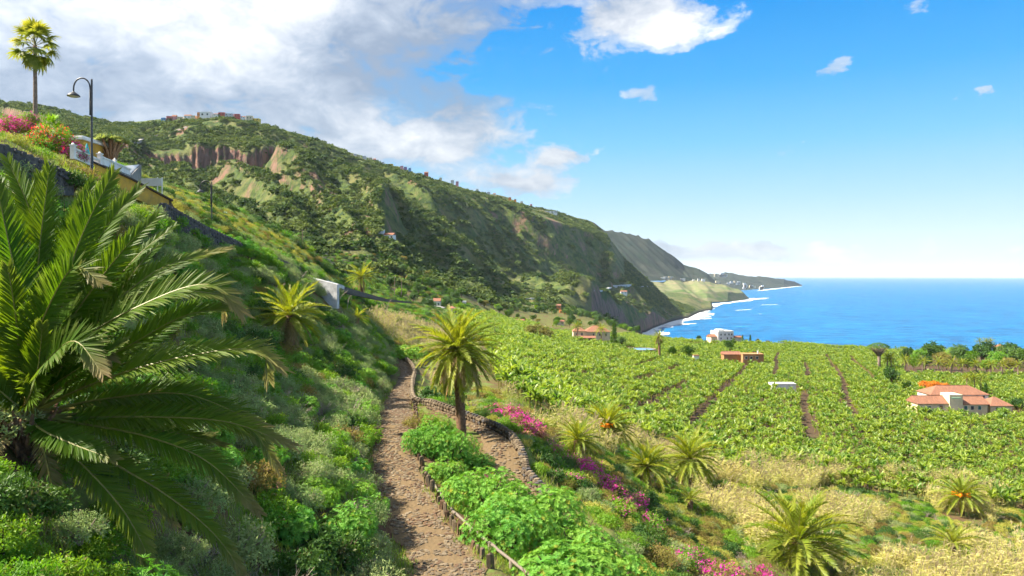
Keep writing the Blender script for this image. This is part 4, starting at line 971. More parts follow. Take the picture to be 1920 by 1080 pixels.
def fruit_mesh():
    random.seed(3); mb = MB()
    for k in range(46):
        a = rv(0, 6.28); e = rv(-.9, .5); d = Vector((math.cos(a)*.9, math.sin(a)*.9, .25+e*.3)); q = d*rv(.12, .30); s = rv(.03, .05)
        M_ = Matrix.Rotation(rv(0, 3), 3, rnd_dir()); mb.box(q, (s*1.6, s*1.6, s*1.9), M=M_)
        if k % 3 == 0: mb.tube([(0, 0, 0), q*.5+Vector((0, 0, .05)), q], [.008, .007, .004], 3)
    return mb.mesh('fruit_cluster', M_ORANGE)
def palm(px, py, d, R, label, n=42, dead=6, fruit=False, tr=.30, minH=.5, name='date_palm', tm=None, lo=-28, base=None, group=None):
    x = (px-CX)/F*d; zc = CAMZ+(HY-py)/F*d; zg = gz(x, d) if base is None else base
    H = max(minH, zc-zg); root = empty(name, (x, d, zg), rv(0, 6.28)); root.rotation_euler = (rv(-.07, .07), rv(-.07, .07), rv(0, 6.28)); tag(root, label, 'palm', group)
    link('trunk', trunk_mesh(H, tr*1.1, tr, tm or M_TRUNK, max(4, int(H*5)), rough=.12), root)
    crown(root, H, R, n, lo, 86, dead)
    if fruit:
        global FRUITM
        FRUITM = FRUITM or fruit_mesh()
        o = link('fruit_cluster', FRUITM, root); o.location = (0, 0, H+.05); o.scale = (R,)*3
    return root
random.seed(11)
palm(866, 655, 46, 3.05, 'tall sunlit date palm with thick trunk beside the fork in the path', 92, 44, tr=.27, lo=-58)
palm(545, 592, 54, 3.0, 'shaggy date palm with brown hanging leaves below the whitish wall', 52, 22, tr=.3, lo=-35)
palm(*BANK_PALMS['fruit'][:4], 'date palm with orange fruit standing tallest in the cluster behind the flowers', 66, 10, True)
palm(*BANK_PALMS['pale'][:4], 'pale feathery date palm left of the one with orange fruit', 52, 6, minH=1.2)
palm(*BANK_PALMS['dry'][:4], 'date palm with dry lower leaves in front of the reed bed', 58, 14)
palm(*BANK_PALMS['droop'][:4], 'drooping dark date palm at the right of the cluster by the reeds', 60, 20, lo=-45)
palm(*BANK_PALMS['large'][:4], 'large spreading date palm at the bottom edge beside magenta bougainvillea', 60, 6)
palm(*BANK_PALMS['round'][:4], 'round date palm with orange fruit stalks in front of the bananas on the right', 50, 4, True)
palm(*BANK_PALMS['young'][:4], 'young yellowish date palm among the reeds near the bottom right', 30, 2)
palm(*BANK_PALMS['small'][:4], 'small young palm among green bushes below the palm cluster', 24, 0)
palm(668, 596, 86, 1.7, 'small yellowish palm on the slope above the bend in the path', 26, 4)
palm(680, 520, 150, 3.6, 'bushy palm behind the whitish wall beside the road', 40, 8, tr=.3)
palm(826, 742, 60, 1.4, 'small palm tuft left of the tall palm trunk', 20, 0)
palm(1237, 652, 292, 3.6, 'tall palm with a brown leaf skirt beside the round water tank', 44, 40, tr=.45, lo=-60, minH=9)
palm(1083, 627, 350, 3.6, 'palm standing left in front of the terracotta-roofed house', 30, 2, tr=.25, minH=7)
palm(1128, 628, 350, 4.0, 'palm standing right in front of the terracotta-roofed house', 34, 2, tr=.25, minH=7)
for px, py in ((1812, 722), (1829, 721), (1838, 728)): palm(px, py, 209, 2.6, 'slender palm growing in front of the red-roofed farmhouse', 24, 4, tr=.13, tm=M_TRUNKG, minH=6, group='slender palms at the farmhouse')
for px, py, d in ((1663, 682, 290), (1671, 684, 288), (1697, 681, 280), (1729, 686, 275), (1760, 686, 272), (1783, 688, 270), (1803, 687, 269), (1831, 686, 268), (1856, 689, 266), (1908, 685, 262), (1880, 688, 266)):
    palm(px, py, d, 3.2, 'pale-trunked palm in the row before the trees at the right', 26, 0, tr=.2, tm=M_TRUNKG, minH=5, lo=-35, group='row of pale-trunked palms')
for px, py, d in ((1848, 652, 372), (1858, 650, 372), (1838, 654, 370)): palm(px, py, d, 3.0, 'dark palm top rising above the grove at the right', 22, 0, tr=.15, tm=M_TRUNKG, minH=8, group='dark palm tops above the grove')

# the big palm in the foreground, leaf by leaf: pixel, pixel, ... and depth offset of the tip
BP = (52, 776, 14.0); C0 = P(*BP)
bigp = empty('foreground_palm', (C0.x, C0.y, gz(C0.x, C0.y)))
tag(bigp, 'huge date palm filling the left foreground with arching green leaves', 'palm')
BIG = [  # points after the base, depth offset at tip, facing camera 0..1, leaflet length, dryness of the end
 ([(66, 640), (62, 424), (14, 298)], 1.2, .9, .62, .1), ([(70, 640), (72, 490), (93, 312)], .9, .95, .60, .1), ([(90, 620), (128, 455), (172, 340)], 1.6, .9, .52, .1), ([(100, 610), (150, 450), (213, 322)], .4, .9, .60, .2),
 ([(110, 600), (190, 440), (260, 354)], 1.0, .85, .62, .2), ([(120, 620), (226, 475), (295, 405)], .2, .8, .5, .1), ([(130, 640), (248, 490), (327, 424)], 1.2, .5, .36, .1),
 ([(140, 640), (272, 522), (345, 488), (428, 467)], 1.4, .7, .50, .7), ([(150, 645), (270, 570), (389, 533), (455, 588)], -.2, .75, .62, 1.0), ([(150, 700), (240, 650), (350, 591), (450, 578)], .9, .7, .52, .4),
 ([(140, 735), (241, 696), (350, 668), (467, 655), (530, 692)], -.4, .7, .60, .8), ([(55, 680), (80, 600), (136, 503), (190, 530)], -1.2, .85, .58, .8), ([(60, 720), (85, 680), (140, 640), (192, 700)], -1.8, .85, .55, 1.0),
 ([(60, 640), (28, 510), (-8, 340)], .0, .9, .66, .2), ([(45, 660), (10, 600), (-60, 540)], -.6, .9, .62, .3), ([(20, 720), (-60, 660), (-170, 680)], -.6, .8, .60, .5),
 ([(120, 784), (272, 782), (428, 792), (549, 836)], .6, .7, .56, .9), ([(110, 765), (200, 748), (350, 740), (500, 800)], 1.0, .7, .50, .7), ([(136, 792), (272, 818), (389, 866), (487, 962)], .2, .7, .48, .9),
 ([(80, 812), (140, 858), (218, 940), (262, 1010), (290, 1085)], -1.2, .75, .48, 1.0), ([(100, 800), (218, 872), (311, 928), (400, 1000), (462, 1085)], -.2, .7, .48, .8), ([(110, 790), (220, 800), (330, 812), (422, 834)], 1.6, .7, .40, .5),
 ([(40, 830), (70, 900), (120, 990), (190, 1060)], -.6, .6, .42, .9), ([(10, 800), (-40, 830), (-120, 930)], -.6, .7, .5, .6), ([(70, 690), (120, 560), (230, 470)], 2.4, .7, .5, .1), ([(60, 690), (40, 560), (60, 400)], 2.2, .8, .5, .1),
 ([(90, 720), (200, 610), (330, 540)], 2.6, .6, .5, .1), ([(30, 690), (-20, 560), (-90, 430)], 1.4, .8, .55, .2), ([(80, 660), (115, 520), (140, 390)], 2.0, .9, .5, .1), ([(100, 740), (200, 680), (300, 650)], 2.8, .6, .45, .3), ([(90, 800), (180, 850), (260, 900), (330, 985)], 1.4, .6, .4, .9), ([(45, 690), (5, 560), (-30, 410)], .9, .9, .6, .15), ([(50, 650), (50, 520), (42, 372)], 1.6, .9, .58, .1)]
random.seed(21)
BIG += [([(60, 720), (95, 640), (150, 560)], -.8, .8, .5, .2), ([(40, 700), (30, 600), (15, 500)], -.8, .9, .5, .2), ([(80, 740), (150, 690), (235, 640)], -.9, .8, .5, .3), ([(70, 800), (130, 830), (215, 862)], -1.0, .8, .45, .5), ([(30, 760), (-20, 720), (-80, 700)], -.8, .9, .5, .3), ([(50, 760), (70, 700), (80, 610)], -1.0, .95, .5, .2)]
BIG += [([(a+rv(-22, 22), b+rv(-18, 18)) for a, b in q[0][:-1]]+[(q[0][-1][0]*.92+rv(-45, 45), q[0][-1][1]+rv(-30, 45))], q[1]+rv(.8, 1.8), q[2], q[3]*.95, q[4]) for q in BIG[:22] if q[0][-1][1] < 900]
for pts, off, face, ll, dr in BIG:
    n = len(pts); w = [C0+Vector((rv(-.1, .1), rv(-.1, .1), rv(-.1, .1)))]
    for i, (a, b) in enumerate(pts): w.append(P(a, b, BP[2]+off*((i+1)/n)))
    w = [p-bigp.location for p in w]; lv = Leaves()
    tocam = (Vector((0, 0, CAMZ))-C0).normalized(); up = tocam*face+Vector((0, 0, 1))*(1.05-face*.5)+Vector((rv(-.25, .25), rv(-.2, .2), rv(-.15, .15)))
    frond(lv, w, up, 118, ll*1.08, .040, rv(.15, .4), 0., .15, 3, .035, 30, dr, .08)
    # stub spines near the base
    link('frond', lv.mesh('frond', [M_PALM2, M_RACHIS]), bigp)
for k in range(4):    # dry leaves hanging under the crown
    a = rv(-2.6, .6); lv = Leaves(); r = rv(1.5, 2.6); h = Vector((math.cos(a), math.sin(a), 0)); b = C0-bigp.location+Vector((0, 0, -.25))
    frond(lv, [b, b+h*r*.4+Vector((0, 0, -.1)), b+h*r*.75+Vector((0, 0, -.8)), b+h*r*.9+Vector((0, 0, -1.7))], Vector((0, -.5, .6)), 70, .34, .036, -.2, .55, .15, 2, .03, 14, .5)
    link('frond', lv.mesh('frond', [M_PALM2, M_RACHIS]), bigp)
mb = MB(); mb.lathe([(.30, -1.6), (.32, -.9), (.30, -.4), (.22, -.1), (.1, .05), (0.01, .1)], 12)
for k in range(60):
    a = 2.4*k; z = -1.2+1.0*k/60; r = .27
    mb.tube([(r*math.cos(a), r*math.sin(a), z), (1.5*r*math.cos(a), 1.5*r*math.sin(a), z+.14), (2.0*r*math.cos(a), 2.0*r*math.sin(a), z+.4)], [.07, .05, .02], 4)
o = mb.build('trunk', M_TRUNK, bigp); o.location = C0-bigp.location

# fan palm on the terrace
def fan_mesh(seed):
    random.seed(seed); lv = Leaves(); lv.tube([(0, 0, 0), (.45, 0, .08), (.8, 0, .02)], [.02, .016, .012], 4, 1)
    for k in range(26):
        a = math.radians(-112+224*k/25); d = Vector((math.cos(a), math.sin(a), rv(-.05, .1))).normalized()
        lv.blade(Vector((.78, 0, .02)), d, Vector((-math.sin(a), math.cos(a), rv(-.3, .3))).normalized(), .62*(1-.15*abs(a)/2)*rv(.9, 1.1), .085, rv(.25, .7), 0, .25, 3)
    return lv.mesh('frond', [M_PALM, M_RACHIS])
FAN = [fan_mesh(600+i) for i in range(4)]
d_ = 58; x_ = (66-CX)/F*d_; zt = CAMZ+(HY-85)/F*d_; zb = CAMZ+(HY-243)/F*d_
fp = empty('fan_palm', (x_, d_, zb)); tag(fp, 'tall slender fan palm against the clouds at the upper left', 'palm')
link('trunk', trunk_mesh(zt-zb, .17, .12, M_TRUNKG, 30, 0, .05), fp)
random.seed(31)
for i in range(27):
    f = i/26; o = link('frond', random.choice(FAN), fp); e = math.radians(82-150*f); o.location = (0, 0, zt-zb+.15-.35*f); s = rv(1.3, 1.65); o.scale = (s, s, s); o.rotation_euler = (rv(-.3, .3), -e, 2.39996*i)

# dragon trees
def tuft(lv, p, d, L_, n=16, w=.05, t=0.):
    a1 = d.orthogonal().normalized(); b1 = d.cross(a1)
    for k in range(n):
        an = 2.4*k; dd = (d*rv(.2, 1.1)+a1*math.cos(an)+b1*math.sin(an)).normalized(); lv.blade(p, dd, dd.cross(d).normalized() if dd.cross(d).length > .01 else a1, L_*rv(.8, 1.1), w, .08, t, t, 2)
d_ = 288; rt = spot(1648, 683, d_); top = CAMZ+(HY-642)/F*d_; H_ = top-rt.z
dt = empty('dragon_tree', rt); tag(dt, 'umbrella-shaped dragon tree standing above the plantation before the sea', 'tree')
random.seed(41); mb = MB(); lv = Leaves(); mb.tube([(0, 0, -.5), (.1, 0, H_*.3), (0, 0, H_*.52)], [.75, .55, .62], 9)
for k in range(34):
    a = 2.4*k; q = 3.9*math.sqrt((k+.5)/34); e = Vector((math.cos(a)*q, math.sin(a)*q, H_*(.80+.10*(1-(q/3.9)**2)))); mb.tube([(0, 0, H_*.50), (e.x*.45, e.y*.45, H_*.66), e], [.26, .17, .09], 5)
for k in range(330):
    a = rv(0, 6.28); q = 4.2*math.sqrt(rv(0, 1)); z = H_*(.83+.15*(1-(q/4.2)**2))-rv(0, .5)*(q/4.2); tuft(lv, Vector((math.cos(a)*q, math.sin(a)*q, z)), (Vector((math.cos(a)*q*.2, math.sin(a)*q*.2, 1))).normalized(), .55, 9, .10)
mb.build('trunk', M_TRUNKG, dt, True); link('crown', lv.mesh('crown', [M_DARK]), dt)
d_ = 57; base_ = P(208, 300, d_); dt2 = empty('dragon_tree', base_); dt2.scale = (1.15, 1.15, 1.15); tag(dt2, 'low many-stemmed dragon tree behind the white balustrade', 'tree')
random.seed(43); mb = MB(); lv = Leaves()
for k in range(20):
    a = 2.4*k; q = 1.05*math.sqrt((k+.3)/20); e = Vector((math.cos(a)*q, math.sin(a)*q*.8, 1.15+.30*(1-q*q)+rv(-.1, .1))); mb.tube([(rv(-.15, .15), rv(-.15, .15), -1.0), (e.x*.4, e.y*.4, .45), e], [.11, .09, .06], 6); tuft(lv, e, Vector((e.x*.5, e.y*.5, 1)).normalized(), .50, 60, .075, rv(0, .2))
mb.build('trunk', m_plain('dragon_bark', (.38, .22, .12), (.24, .13, .07), 6, .9), dt2, True); link('crown', lv.mesh('crown', [m_leaf('dragon_leaf', (.12, .17, .07), (.26, .28, .10), .3, None, .5, .3, 2., .3, (.5, .4, .1))]), dt2)

# ------------------------------------------------------------------ bushes placed one by one
random.seed(51)
def bush_at(kind, px, d, R, label, flat=1.0, name=None, cat=None, z=None, group=None):
    x = (px-CX)/F*d; return put(kind, x, d, R, label, group, z, flat, name, cat)
MOUND = [bush_mesh('euphorbia_bush', [M_EUPH, M_BARK], 1.0, .95, 1150, 9, .075, .021, .06, True, 12, .05, 680+i, 8, inside=.72) for i in range(3)]
KINDS['mound'] = (MOUND, 'euphorbia_bush', 'bush')
for px, d, R, fl, lab in ((838, 36.4, 1.0, .9, 'light green euphorbia bush where the wooden rail begins beside the path'), (905, 33.4, 1.55, .95, 'broad euphorbia bush leaning over the upper part of the wooden rail'), (1000, 31.2, 1.6, .95, 'large euphorbia mound between rail and lower path, behind the dark one'),
    (958, 28.6, 1.45, 1.0, 'large dark green euphorbia mound right beside the wooden rail'), (1075, 29.5, 1.35, .85, 'olive-green euphorbia mound at the edge of the lower bank'), (1062, 25.2, 1.5, .95, 'euphorbia mound beside the lowest length of wooden rail'),
    (1130, 26.0, 1.45, .95, 'bright euphorbia mound at the bottom edge, centre right'), (1205, 26.5, 1.2, .8, 'rightmost low euphorbia mound at the bottom edge'), (1010, 23.4, 1.1, .8, 'euphorbia mound at the foot of the rail at the bottom edge'), (1120, 23.4, 1.2, .8, 'euphorbia mound cut by the bottom edge right of the rail'),
    (795, 39.8, 1.0, 1.1, 'dark euphorbia bush behind the first fence post'), (845, 40.0, 1.25, 1.1, 'rounded euphorbia bush between the paths below the tall palm'), (890, 40.2, 1.0, 1.0, 'euphorbia bush overhanging the inner edge of the lower path'), (822, 43.2, 1.05, 1.1, 'dense green euphorbia bush at the fork of the paths'), (765, 103, 2.6, .9, 'round bright euphorbia bush at the far bend of the path'), (646, 24.2, .95, .9, 'light green euphorbia with yellow tips low on the left slope')):
    bush_at('mound', px, d, R*(1.28 if d < 45 else 1), lab, fl*1.05)
bush_at('olive', 786, 44.5, 1.1, 'yellowish olive bush at the tip of the fork beside the path', 1.1)
bush_at('dark', 812, 58.5, 1.9, 'dark green bush behind the parapet left of the tall palm', .9)
bush_at('dark', 842, 62, 1.6, 'dark bush close behind the trunk of the tall palm', .9)
for px, py, d, R, kd, lab in ((30, 1000, 9.6, .55, 'bright', 'leafy bright green bush in the bottom left corner'), (110, 1040, 10.4, .6, 'bright', 'leafy green bush at the bottom edge under the big palm'), (5, 920, 10.6, .5, 'bright', 'bright green bush at the left edge below the palm heart'), (185, 1050, 11.2, .6, 'bright', 'green bush at the bottom edge between hanging palm leaves'), (12, 860, 11.2, .6, 'dark', 'dark bush at the left edge right under the palm heart'), (70, 940, 11.8, .55, 'dark', 'dark bush behind the corner bushes under the big palm'), (10, 690, 9.5, .35, 'bright', 'narrow-leaved green shrub at the left edge before the palm heart'), (290, 1070, 13.5, .6, 'grey', 'grey-green bush at the bottom edge right of the hanging palm leaf'), (340, 1000, 15.5, .65, 'grey', 'silvery bush just right of the longest hanging palm leaf'), (150, 930, 12.6, .5, 'grey', 'bluish grey bush in the shade under the big palm')):
    q = P(px, py, d); put(kd, q.x, q.y, R, lab, None, min(q.z-.45*R, gz(q.x, q.y)+.5), 1.1)
# bougainvillea
def boug(name, m_, seed, fl=.3, leaf=None): return [bush_mesh(name, [leaf or M_OLIVE, M_TWIG, m_], 1.0, .85, 340, 8, .11, .05, .2, False, 12, .1, seed+i, 7, flower=fl) for i in range(2)]
KINDS['boug'] = (boug('bougainvillea', M_MAG, 620, .42), 'bougainvillea', 'bougainvillea'); KINDS['boug2'] = (boug('bougainvillea', M_MAG, 630, .16, M_BRIGHT), 'bougainvillea', 'bougainvillea')
KINDS['bougp'] = (boug('bougainvillea', M_PINK, 640, .35), 'bougainvillea', 'bougainvillea'); KINDS['redf'] = (boug('red_flower_bush', M_RED, 650, .16, M_BRIGHT), 'red_flower_bush', 'bush'); KINDS['rust'] = ([bush_mesh('rust_bush', [M_RUST, M_BARK], 1., .7, 260, 8, .16, .08, .2, False, 4, 0, 660, 6)], 'orange_bush', 'bush')
for px, d, R, kd, lab in ((905, 39.0, .75, 'boug', 'small magenta bougainvillea on the inner side of the lower path'), (948, 53, 1.7, 'boug', 'magenta bougainvillea hanging behind the curved parapet'), (975, 50, 1.6, 'boug', 'magenta bougainvillea spilling over the bend of the parapet'), (925, 56, 1.2, 'bougp', 'dusky pink bougainvillea right of the tall palm behind the parapet'),
    (1000, 49, 1.2, 'bougp', 'salmon pink bougainvillea below the parapet bend'), (1040, 48, 1.2, 'boug2', 'thinly flowering bougainvillea below the pale feathery palm'), (1090, 47, 1.6, 'boug', 'magenta bougainvillea in the middle of the bank'), (1130, 46, 1.6, 'boug', 'bright magenta bougainvillea below the palm with dry lower leaves'),
    (1060, 42, 1.2, 'boug2', 'straggling bougainvillea beside the end of the parapet'), (1150, 41, 1.3, 'boug2', 'brownish bougainvillea with few flowers low on the bank'), (1350, 40, 1.7, 'boug', 'vivid magenta bougainvillea at the bottom edge left of the large palm'), (1330, 36.5, 1.5, 'boug', 'magenta bougainvillea patch at the bottom edge in front of the large palm'), (1290, 41, 1.1, 'boug2', 'sparse bougainvillea left of the vivid magenta one'), (1392, 41, 1.1, 'boug', 'magenta bougainvillea touching the large spreading palm'), (1420, 47, 1.3, 'boug', 'magenta bougainvillea right behind the large bottom palm'), (1180, 47, 1.3, 'boug', 'magenta bougainvillea in front of the palm with dry lower leaves'), (1265, 37, 1.3, 'boug2', 'half-green bougainvillea beside the rightmost euphorbia mound'), (816, 56, .7, 'boug2', 'small pink-flowered bush left of the tall palm behind the wall'), (1215, 44, 1.3, 'boug2', 'tangled green bougainvillea between the palms and the euphorbias')):
    bush_at(kd, px, d, R, lab, .85)
def terr(px, py, d): return P(px, py, d)
for px, py, d, R, kd, lab in ((28, 238, 46, 1.25, 'boug', 'magenta bougainvillea at the upper left edge'), (60, 225, 47, .8, 'boug2', 'green and magenta flowering bush left of the fan palm'), (98, 262, 46, 1.3, 'redf', 'red-flowered bush at the foot of the fan palm'), (116, 280, 46.5, 1.25, 'boug', 'dark magenta bougainvillea right of the fan palm'), (136, 292, 46, .95, 'boug', 'magenta bougainvillea in front of the yellow house'), (72, 276, 45, 1.1, 'redf', 'yellow-green bush with red flowers under the fan palm')):
    q = P(px, py, d); put(kd, q.x, q.y, R, lab, None, q.z-.3, 1.1)
for px, py, d, R, kd, lab in ((20, 268, 39, 1.2, 'yell', 'yellow-green hedge bush above the dark wall at the left edge'), (62, 296, 39.5, 1.2, 'bright', 'green bush on top of the dark wall below the flowers'), (104, 318, 40, 1.25, 'olive', 'brownish bush above the big palm beside the yellow wall'), (150, 335, 41, 1.25, 'olive', 'brown twiggy bush at the left end of the yellow wall'), (128, 352, 37.5, 1.1, 'olive', 'dry bush below the yellow wall left of the lamp'), (60, 330, 36, .9, 'bright', 'leafy green bush right below the dark stone wall'), (35, 300, 35.5, 1.0, 'olive', 'dull brown-green bush just behind the dark wall at the left edge'), (85, 320, 36.5, 1.0, 'grey', 'grey-green bush behind the dark wall above the big palm'), (195, 362, 42, 1.0, 'dark', 'dark bush below the yellow wall right of the lamp'), (175, 352, 41, 1.0, 'olive', 'twiggy brown bush right at the foot of the lamp'), (228, 378, 43, .9, 'bright', 'green bush below the middle of the yellow wall'), (138, 336, 34.6, .9, 'dark', 'dark leafy bush at the right end of the upper stone wall'), (262, 388, 44, .8, 'yell', 'yellow-flowering bush below the yellow wall')):
    q = P(px, py, d); put(kd, q.x, q.y, R, lab, None, q.z-.4, 1.0)
for px, py, d, R in ((455, 488, 74, 1.3), (485, 492, 76, 1.5), (512, 500, 78, 1.4), (535, 505, 80, 1.3)):
    q = P(px, py, d); put('yell', q.x, q.y, R, 'sunlit yellow-green bush on the brow above the dark stone wall', 'sunlit bushes on the brow', q.z-1.2, 1.1)
lv = Leaves(); random.seed(61)
for k in range(9): tuft(lv, Vector((rv(-.5, .5), rv(-.3, .3), rv(.2, .9))), Vector((rv(-.3, .3), rv(-.3, .3), 1)).normalized(), .75, 30, .06)
q = P(92, 250, 49); o = link('yucca', lv.mesh('yucca', [M_BRIGHT])); o.location = q; tag(o, 'spiky bright green yucca behind the fan palm trunk', 'yucca')
AG = [agave_mesh('agave', 670+i) for i in range(2)]
for px, py, d, R, lab in ((420, 411, 100, 1.0, 'blue-grey agave on the sunlit spur, leftmost of three'), (439, 410, 102, 1.1, 'blue-grey agave on the sunlit spur, middle of three'), (462, 420, 106, 1.0, 'blue-grey agave on the sunlit spur, rightmost of three'), (837, 706, 62, 1.0, 'pale blue agave left of the tall palm trunk'), (255, 1000, 17, .8, 'dark green agave-like rosette under the big palm')):
    x = (px-CX)/F*d; o = link('agave', random.choice(AG)); o.location = (x, d, gz(x, d)+.1); o.scale = (R,)*3; tag(o, lab, 'agave')
for k, (a, b, d, lab) in enumerate((((627, 568), (652, 545), 88, 'leaning pale agave stalk beside the whitish wall'), ((650, 570), (658, 553), 92, 'thin agave stalk right of the leaning one'), ((722, 578), (735, 560), 120, 'slanting dry agave stalk above the reeds'), ((835, 730), (852, 695), 56, 'orange-brown dry stalk leaning left of the tall palm'))):
    p0, p1 = P(*a, d), P(*b, d); mb = MB(); v = p1-p0; mb.tube([(0, 0, -.8), v*.5+Vector((0, 0, .05)), v], [.05, .045, .03], 6)
    for j in range(6): s = v*(.6+.06*j); mb.tube([s, s+Vector((rv(-.25, .25), rv(-.2, .2), .12))], [.012, .008], 3)
    o = mb.build('agave_stalk', M_TWIG if k < 3 else m_plain('stalk', (.5, .27, .11), None, 5)); o.location = p0; tag(o, lab, 'plant stalk')

# ------------------------------------------------------------------ trees
TREES = [tree_meshes(700+i, 7., 3.2, .22, 230, 7, .62, .34, M_DARK) for i in range(3)]+[tree_meshes(710+i, 6., 3.0, .2, 210, 7, .6, .32, M_BRIGHT) for i in range(2)]+[tree_meshes(720+i, 6., 3.2, .2, 210, 7, .6, .32, M_OLIVE) for i in range(2)]
CONE = tree_meshes(730, 9., 1.9, .05, 240, 7, .6, .3, M_DARK, 9, True)
def tree(px, d, kind, s, label, group=None, name='tree', sink=0.):
    x = (px-CX)/F*d; t = CONE if kind == 9 else TREES[kind]
    r = empty(name, (x, d, gz(x, d)-sink), rv(0, 6.28)); r.scale = (s, s, s*rv(.9, 1.1)); tag(r, label, 'tree', group)
    link('trunk', t[0], r); link('crown', t[1], r); return r
random.seed(71)
for px, d, kd, s in ((1700, 330, 0, 1.0), (1722, 320, 3, 1.1), (1742, 328, 1, 1.25), (1765, 318, 5, 1.15), (1782, 330, 3, 1.3), (1800, 318, 2, 1.2), (1820, 312, 4, 1.2), (1842, 325, 0, 1.35), (1868, 310, 3, 1.2), (1888, 318, 1, 1.3), (1908, 312, 2, 1.3), (1925, 305, 0, 1.25), (1775, 298, 6, .95), (1815, 293, 0, 1.0), (1850, 290, 4, 1.0), (1890, 293, 5, 1.05), (1735, 300, 0, .9), (1712, 298, 3, .9), (1800, 340, 0, 1.3), (1760, 345, 1, 1.2), (1850, 340, 2, 1.4), (1900, 335, 0, 1.4)):
    tree(px, d, kd, s, ('rusty olive tree' if kd > 4 else ('light green tree' if kd > 2 else 'dark green tree'))+' in the grove at the right edge before the sea', 'trees of the grove at the right: '+('olive' if kd > 4 else ('light' if kd > 2 else 'dark')))
for px, d, kd, s, lab in ((1000, 318, 5, 1.25, 'broad brownish tree left of the terracotta-roofed house'), (1022, 322, 6, 1.1, 'brown-green tree between the broad brownish tree and the terracotta-roofed house'), (1152, 345, 9, 1.15, 'dark conifer at the right end of the terracotta-roofed house'), (1166, 340, 0, .8, 'dark tree right of the conifer near the water tank'), (1290, 296, 0, .9, 'dark tree beside the small white hut'), (1368, 355, 1, .85, 'dark tree above the orange building'), (1392, 428, 9, .50, 'small dark cypress left of two, right of the white house'), (1407, 426, 9, .48, 'small dark cypress right of two, right of the white house'), (1421, 425, 6, .5, 'rusty bush tree right of the cypresses'), (1848, 205, 9, .55, 'dark green conifer in front of the farmhouse right wing'), (1672, 235, 0, .85, 'dark tree standing alone in the bananas left of the farmhouse'), (1700, 222, 1, .5, 'low dark tree left of the orange bush by the farmhouse'), (1735, 172, 0, .42, 'low dark tree in front of the farmhouse left wing'), (1880, 176, 3, .42, 'light green bush tree before the farmhouse right wing'), (1905, 186, 0, .55, 'dark tree at the right end of the farmhouse'), (1770, 196, 3, .6, 'light green tree behind the farmhouse tower'), (1310, 452, 0, .6, 'dark low tree on the cliff edge left of the white house'), (1260, 300, 2, .7, 'dark tree right of the palm with brown skirt'), (1440, 418, 5, .45, 'brown bush tree on the cliff edge')):
    tree(px, d, kd, s, lab)
for px, d, R, lab in ((1738, 216, 2.0, 'wide orange flowering bush behind the farmhouse left wing'), (1752, 217, 1.9, 'orange flowering bush touching the wide one behind the left wing'), (1770, 217, 1.5, 'small orange flowering bush beside the farmhouse tower')):
    x = (px-CX)/F*d; put('rust', x, d, R, lab, None, gz(x, d)+2.6, 1.0)
def vw(px, d): return ('left of the tall palm' if px < 800 else ('behind the tall palm' if px < 930 else ('above the far bananas' if px < 1030 else ('near the orange ruins' if px < 1100 else 'above the dark beach'))))+(', farther back' if d > 520 else ', nearer')
cp = RNG.uniform(690, 1195, 900); cd2 = np.sqrt(RNG.uniform(300**2, 900**2, 900)); vx = (cp-CX)/F*cd2
lim = np.interp(cp, [690, 830, 950, 1100, 1195], [300, 330, 460, 480, 560]); lim2 = np.interp(cp, [690, 830, 950, 1100, 1195], [430, 480, 680, 800, 900])
k = (cd2 > lim) & (cd2 < lim2) & gvis(vx, cd2, 3.) & (fbm(vx/40, cd2/40, 2, 191) > .43) & (np.abs(cp-1150) > 0)
for px, d in list(zip(cp[k], cd2[k]))[:150]:
    kd = random.choices([0, 1, 2, 3, 4, 5], [.25, .25, .2, .12, .1, .08])[0]
    tree(px, d, kd, rv(.55, .95), ('olive-brown tree' if kd > 4 else ('light green tree' if kd > 2 else 'dark green tree'))+' in the valley wood '+vw(px, d), 'trees of the valley wood '+vw(px, d)+': '+('olive' if kd > 4 else ('light' if kd > 2 else 'dark')))
# ------------------------------------------------------------------ building materials
M_WHITE = m_plain('white_paint', (.78, .77, .74), (.62, .60, .56), 1.2, .8, .2)
M_CREAM = m_plain('cream_paint', (.72, .62, .42), (.60, .50, .33), .8, .85, .2)
M_YELLOW = m_plain('ochre_paint', (.62, .36, .05), (.42, .25, .06), 1.5, .85, .2, .2)
M_ORANGEP = m_plain('orange_plaster', (.42, .225, .10), (.30, .16, .08), .7, .9, .1, .2)
M_GREYW = m_plain('grey_render', (.30, .29, .27), (.17, .165, .155), 1.6, .9, .1, .3)
M_PALEW = m_plain('pale_render', (.58, .58, .58), (.36, .36, .36), 1.4, .9, .1, .3)
M_TILE = m_plain('roof_tile', (.29, .140, .088), (.17, .085, .058), 1.2, .9, .15, .5, stretch=(6, .7, .7))
M_BASALT = m_plain('dark_stone', (.055, .052, .055), (.12, .115, .11), 5, .95, .2, .6)
M_STONE = m_plain('brown_stone', (.155, .118, .076), (.095, .074, .052), 5, .95, .2, .6)
M_STONE2 = m_plain('light_stone', (.225, .178, .118), (.145, .114, .076), 6, .95, .2, .5)
M_REDST = m_plain('red_stone', (.15, .09, .052), (.09, .058, .038), 6, .95, .2, .5)
M_MORTAR = m_plain('mortar', (.10, .072, .052), (.055, .042, .034), 4, 1., .05, .5)
M_WOOD = m_plain('weathered_wood', (.24, .205, .17), (.13, .105, .085), 6, .9, .1, .5, stretch=(6, 6, 1))
M_METAL = m_plain('lamp_metal', (.035, .037, .042), (.055, .056, .06), 5, .45, .5, 0, .3)
M_GLASS = m_plain('window_glass', (.02, .025, .035), (.035, .045, .06), 2, .15, .6)
M_LENS = m_plain('lamp_lens', (.55, .53, .48), (.42, .4, .36), 4, .3, .5)
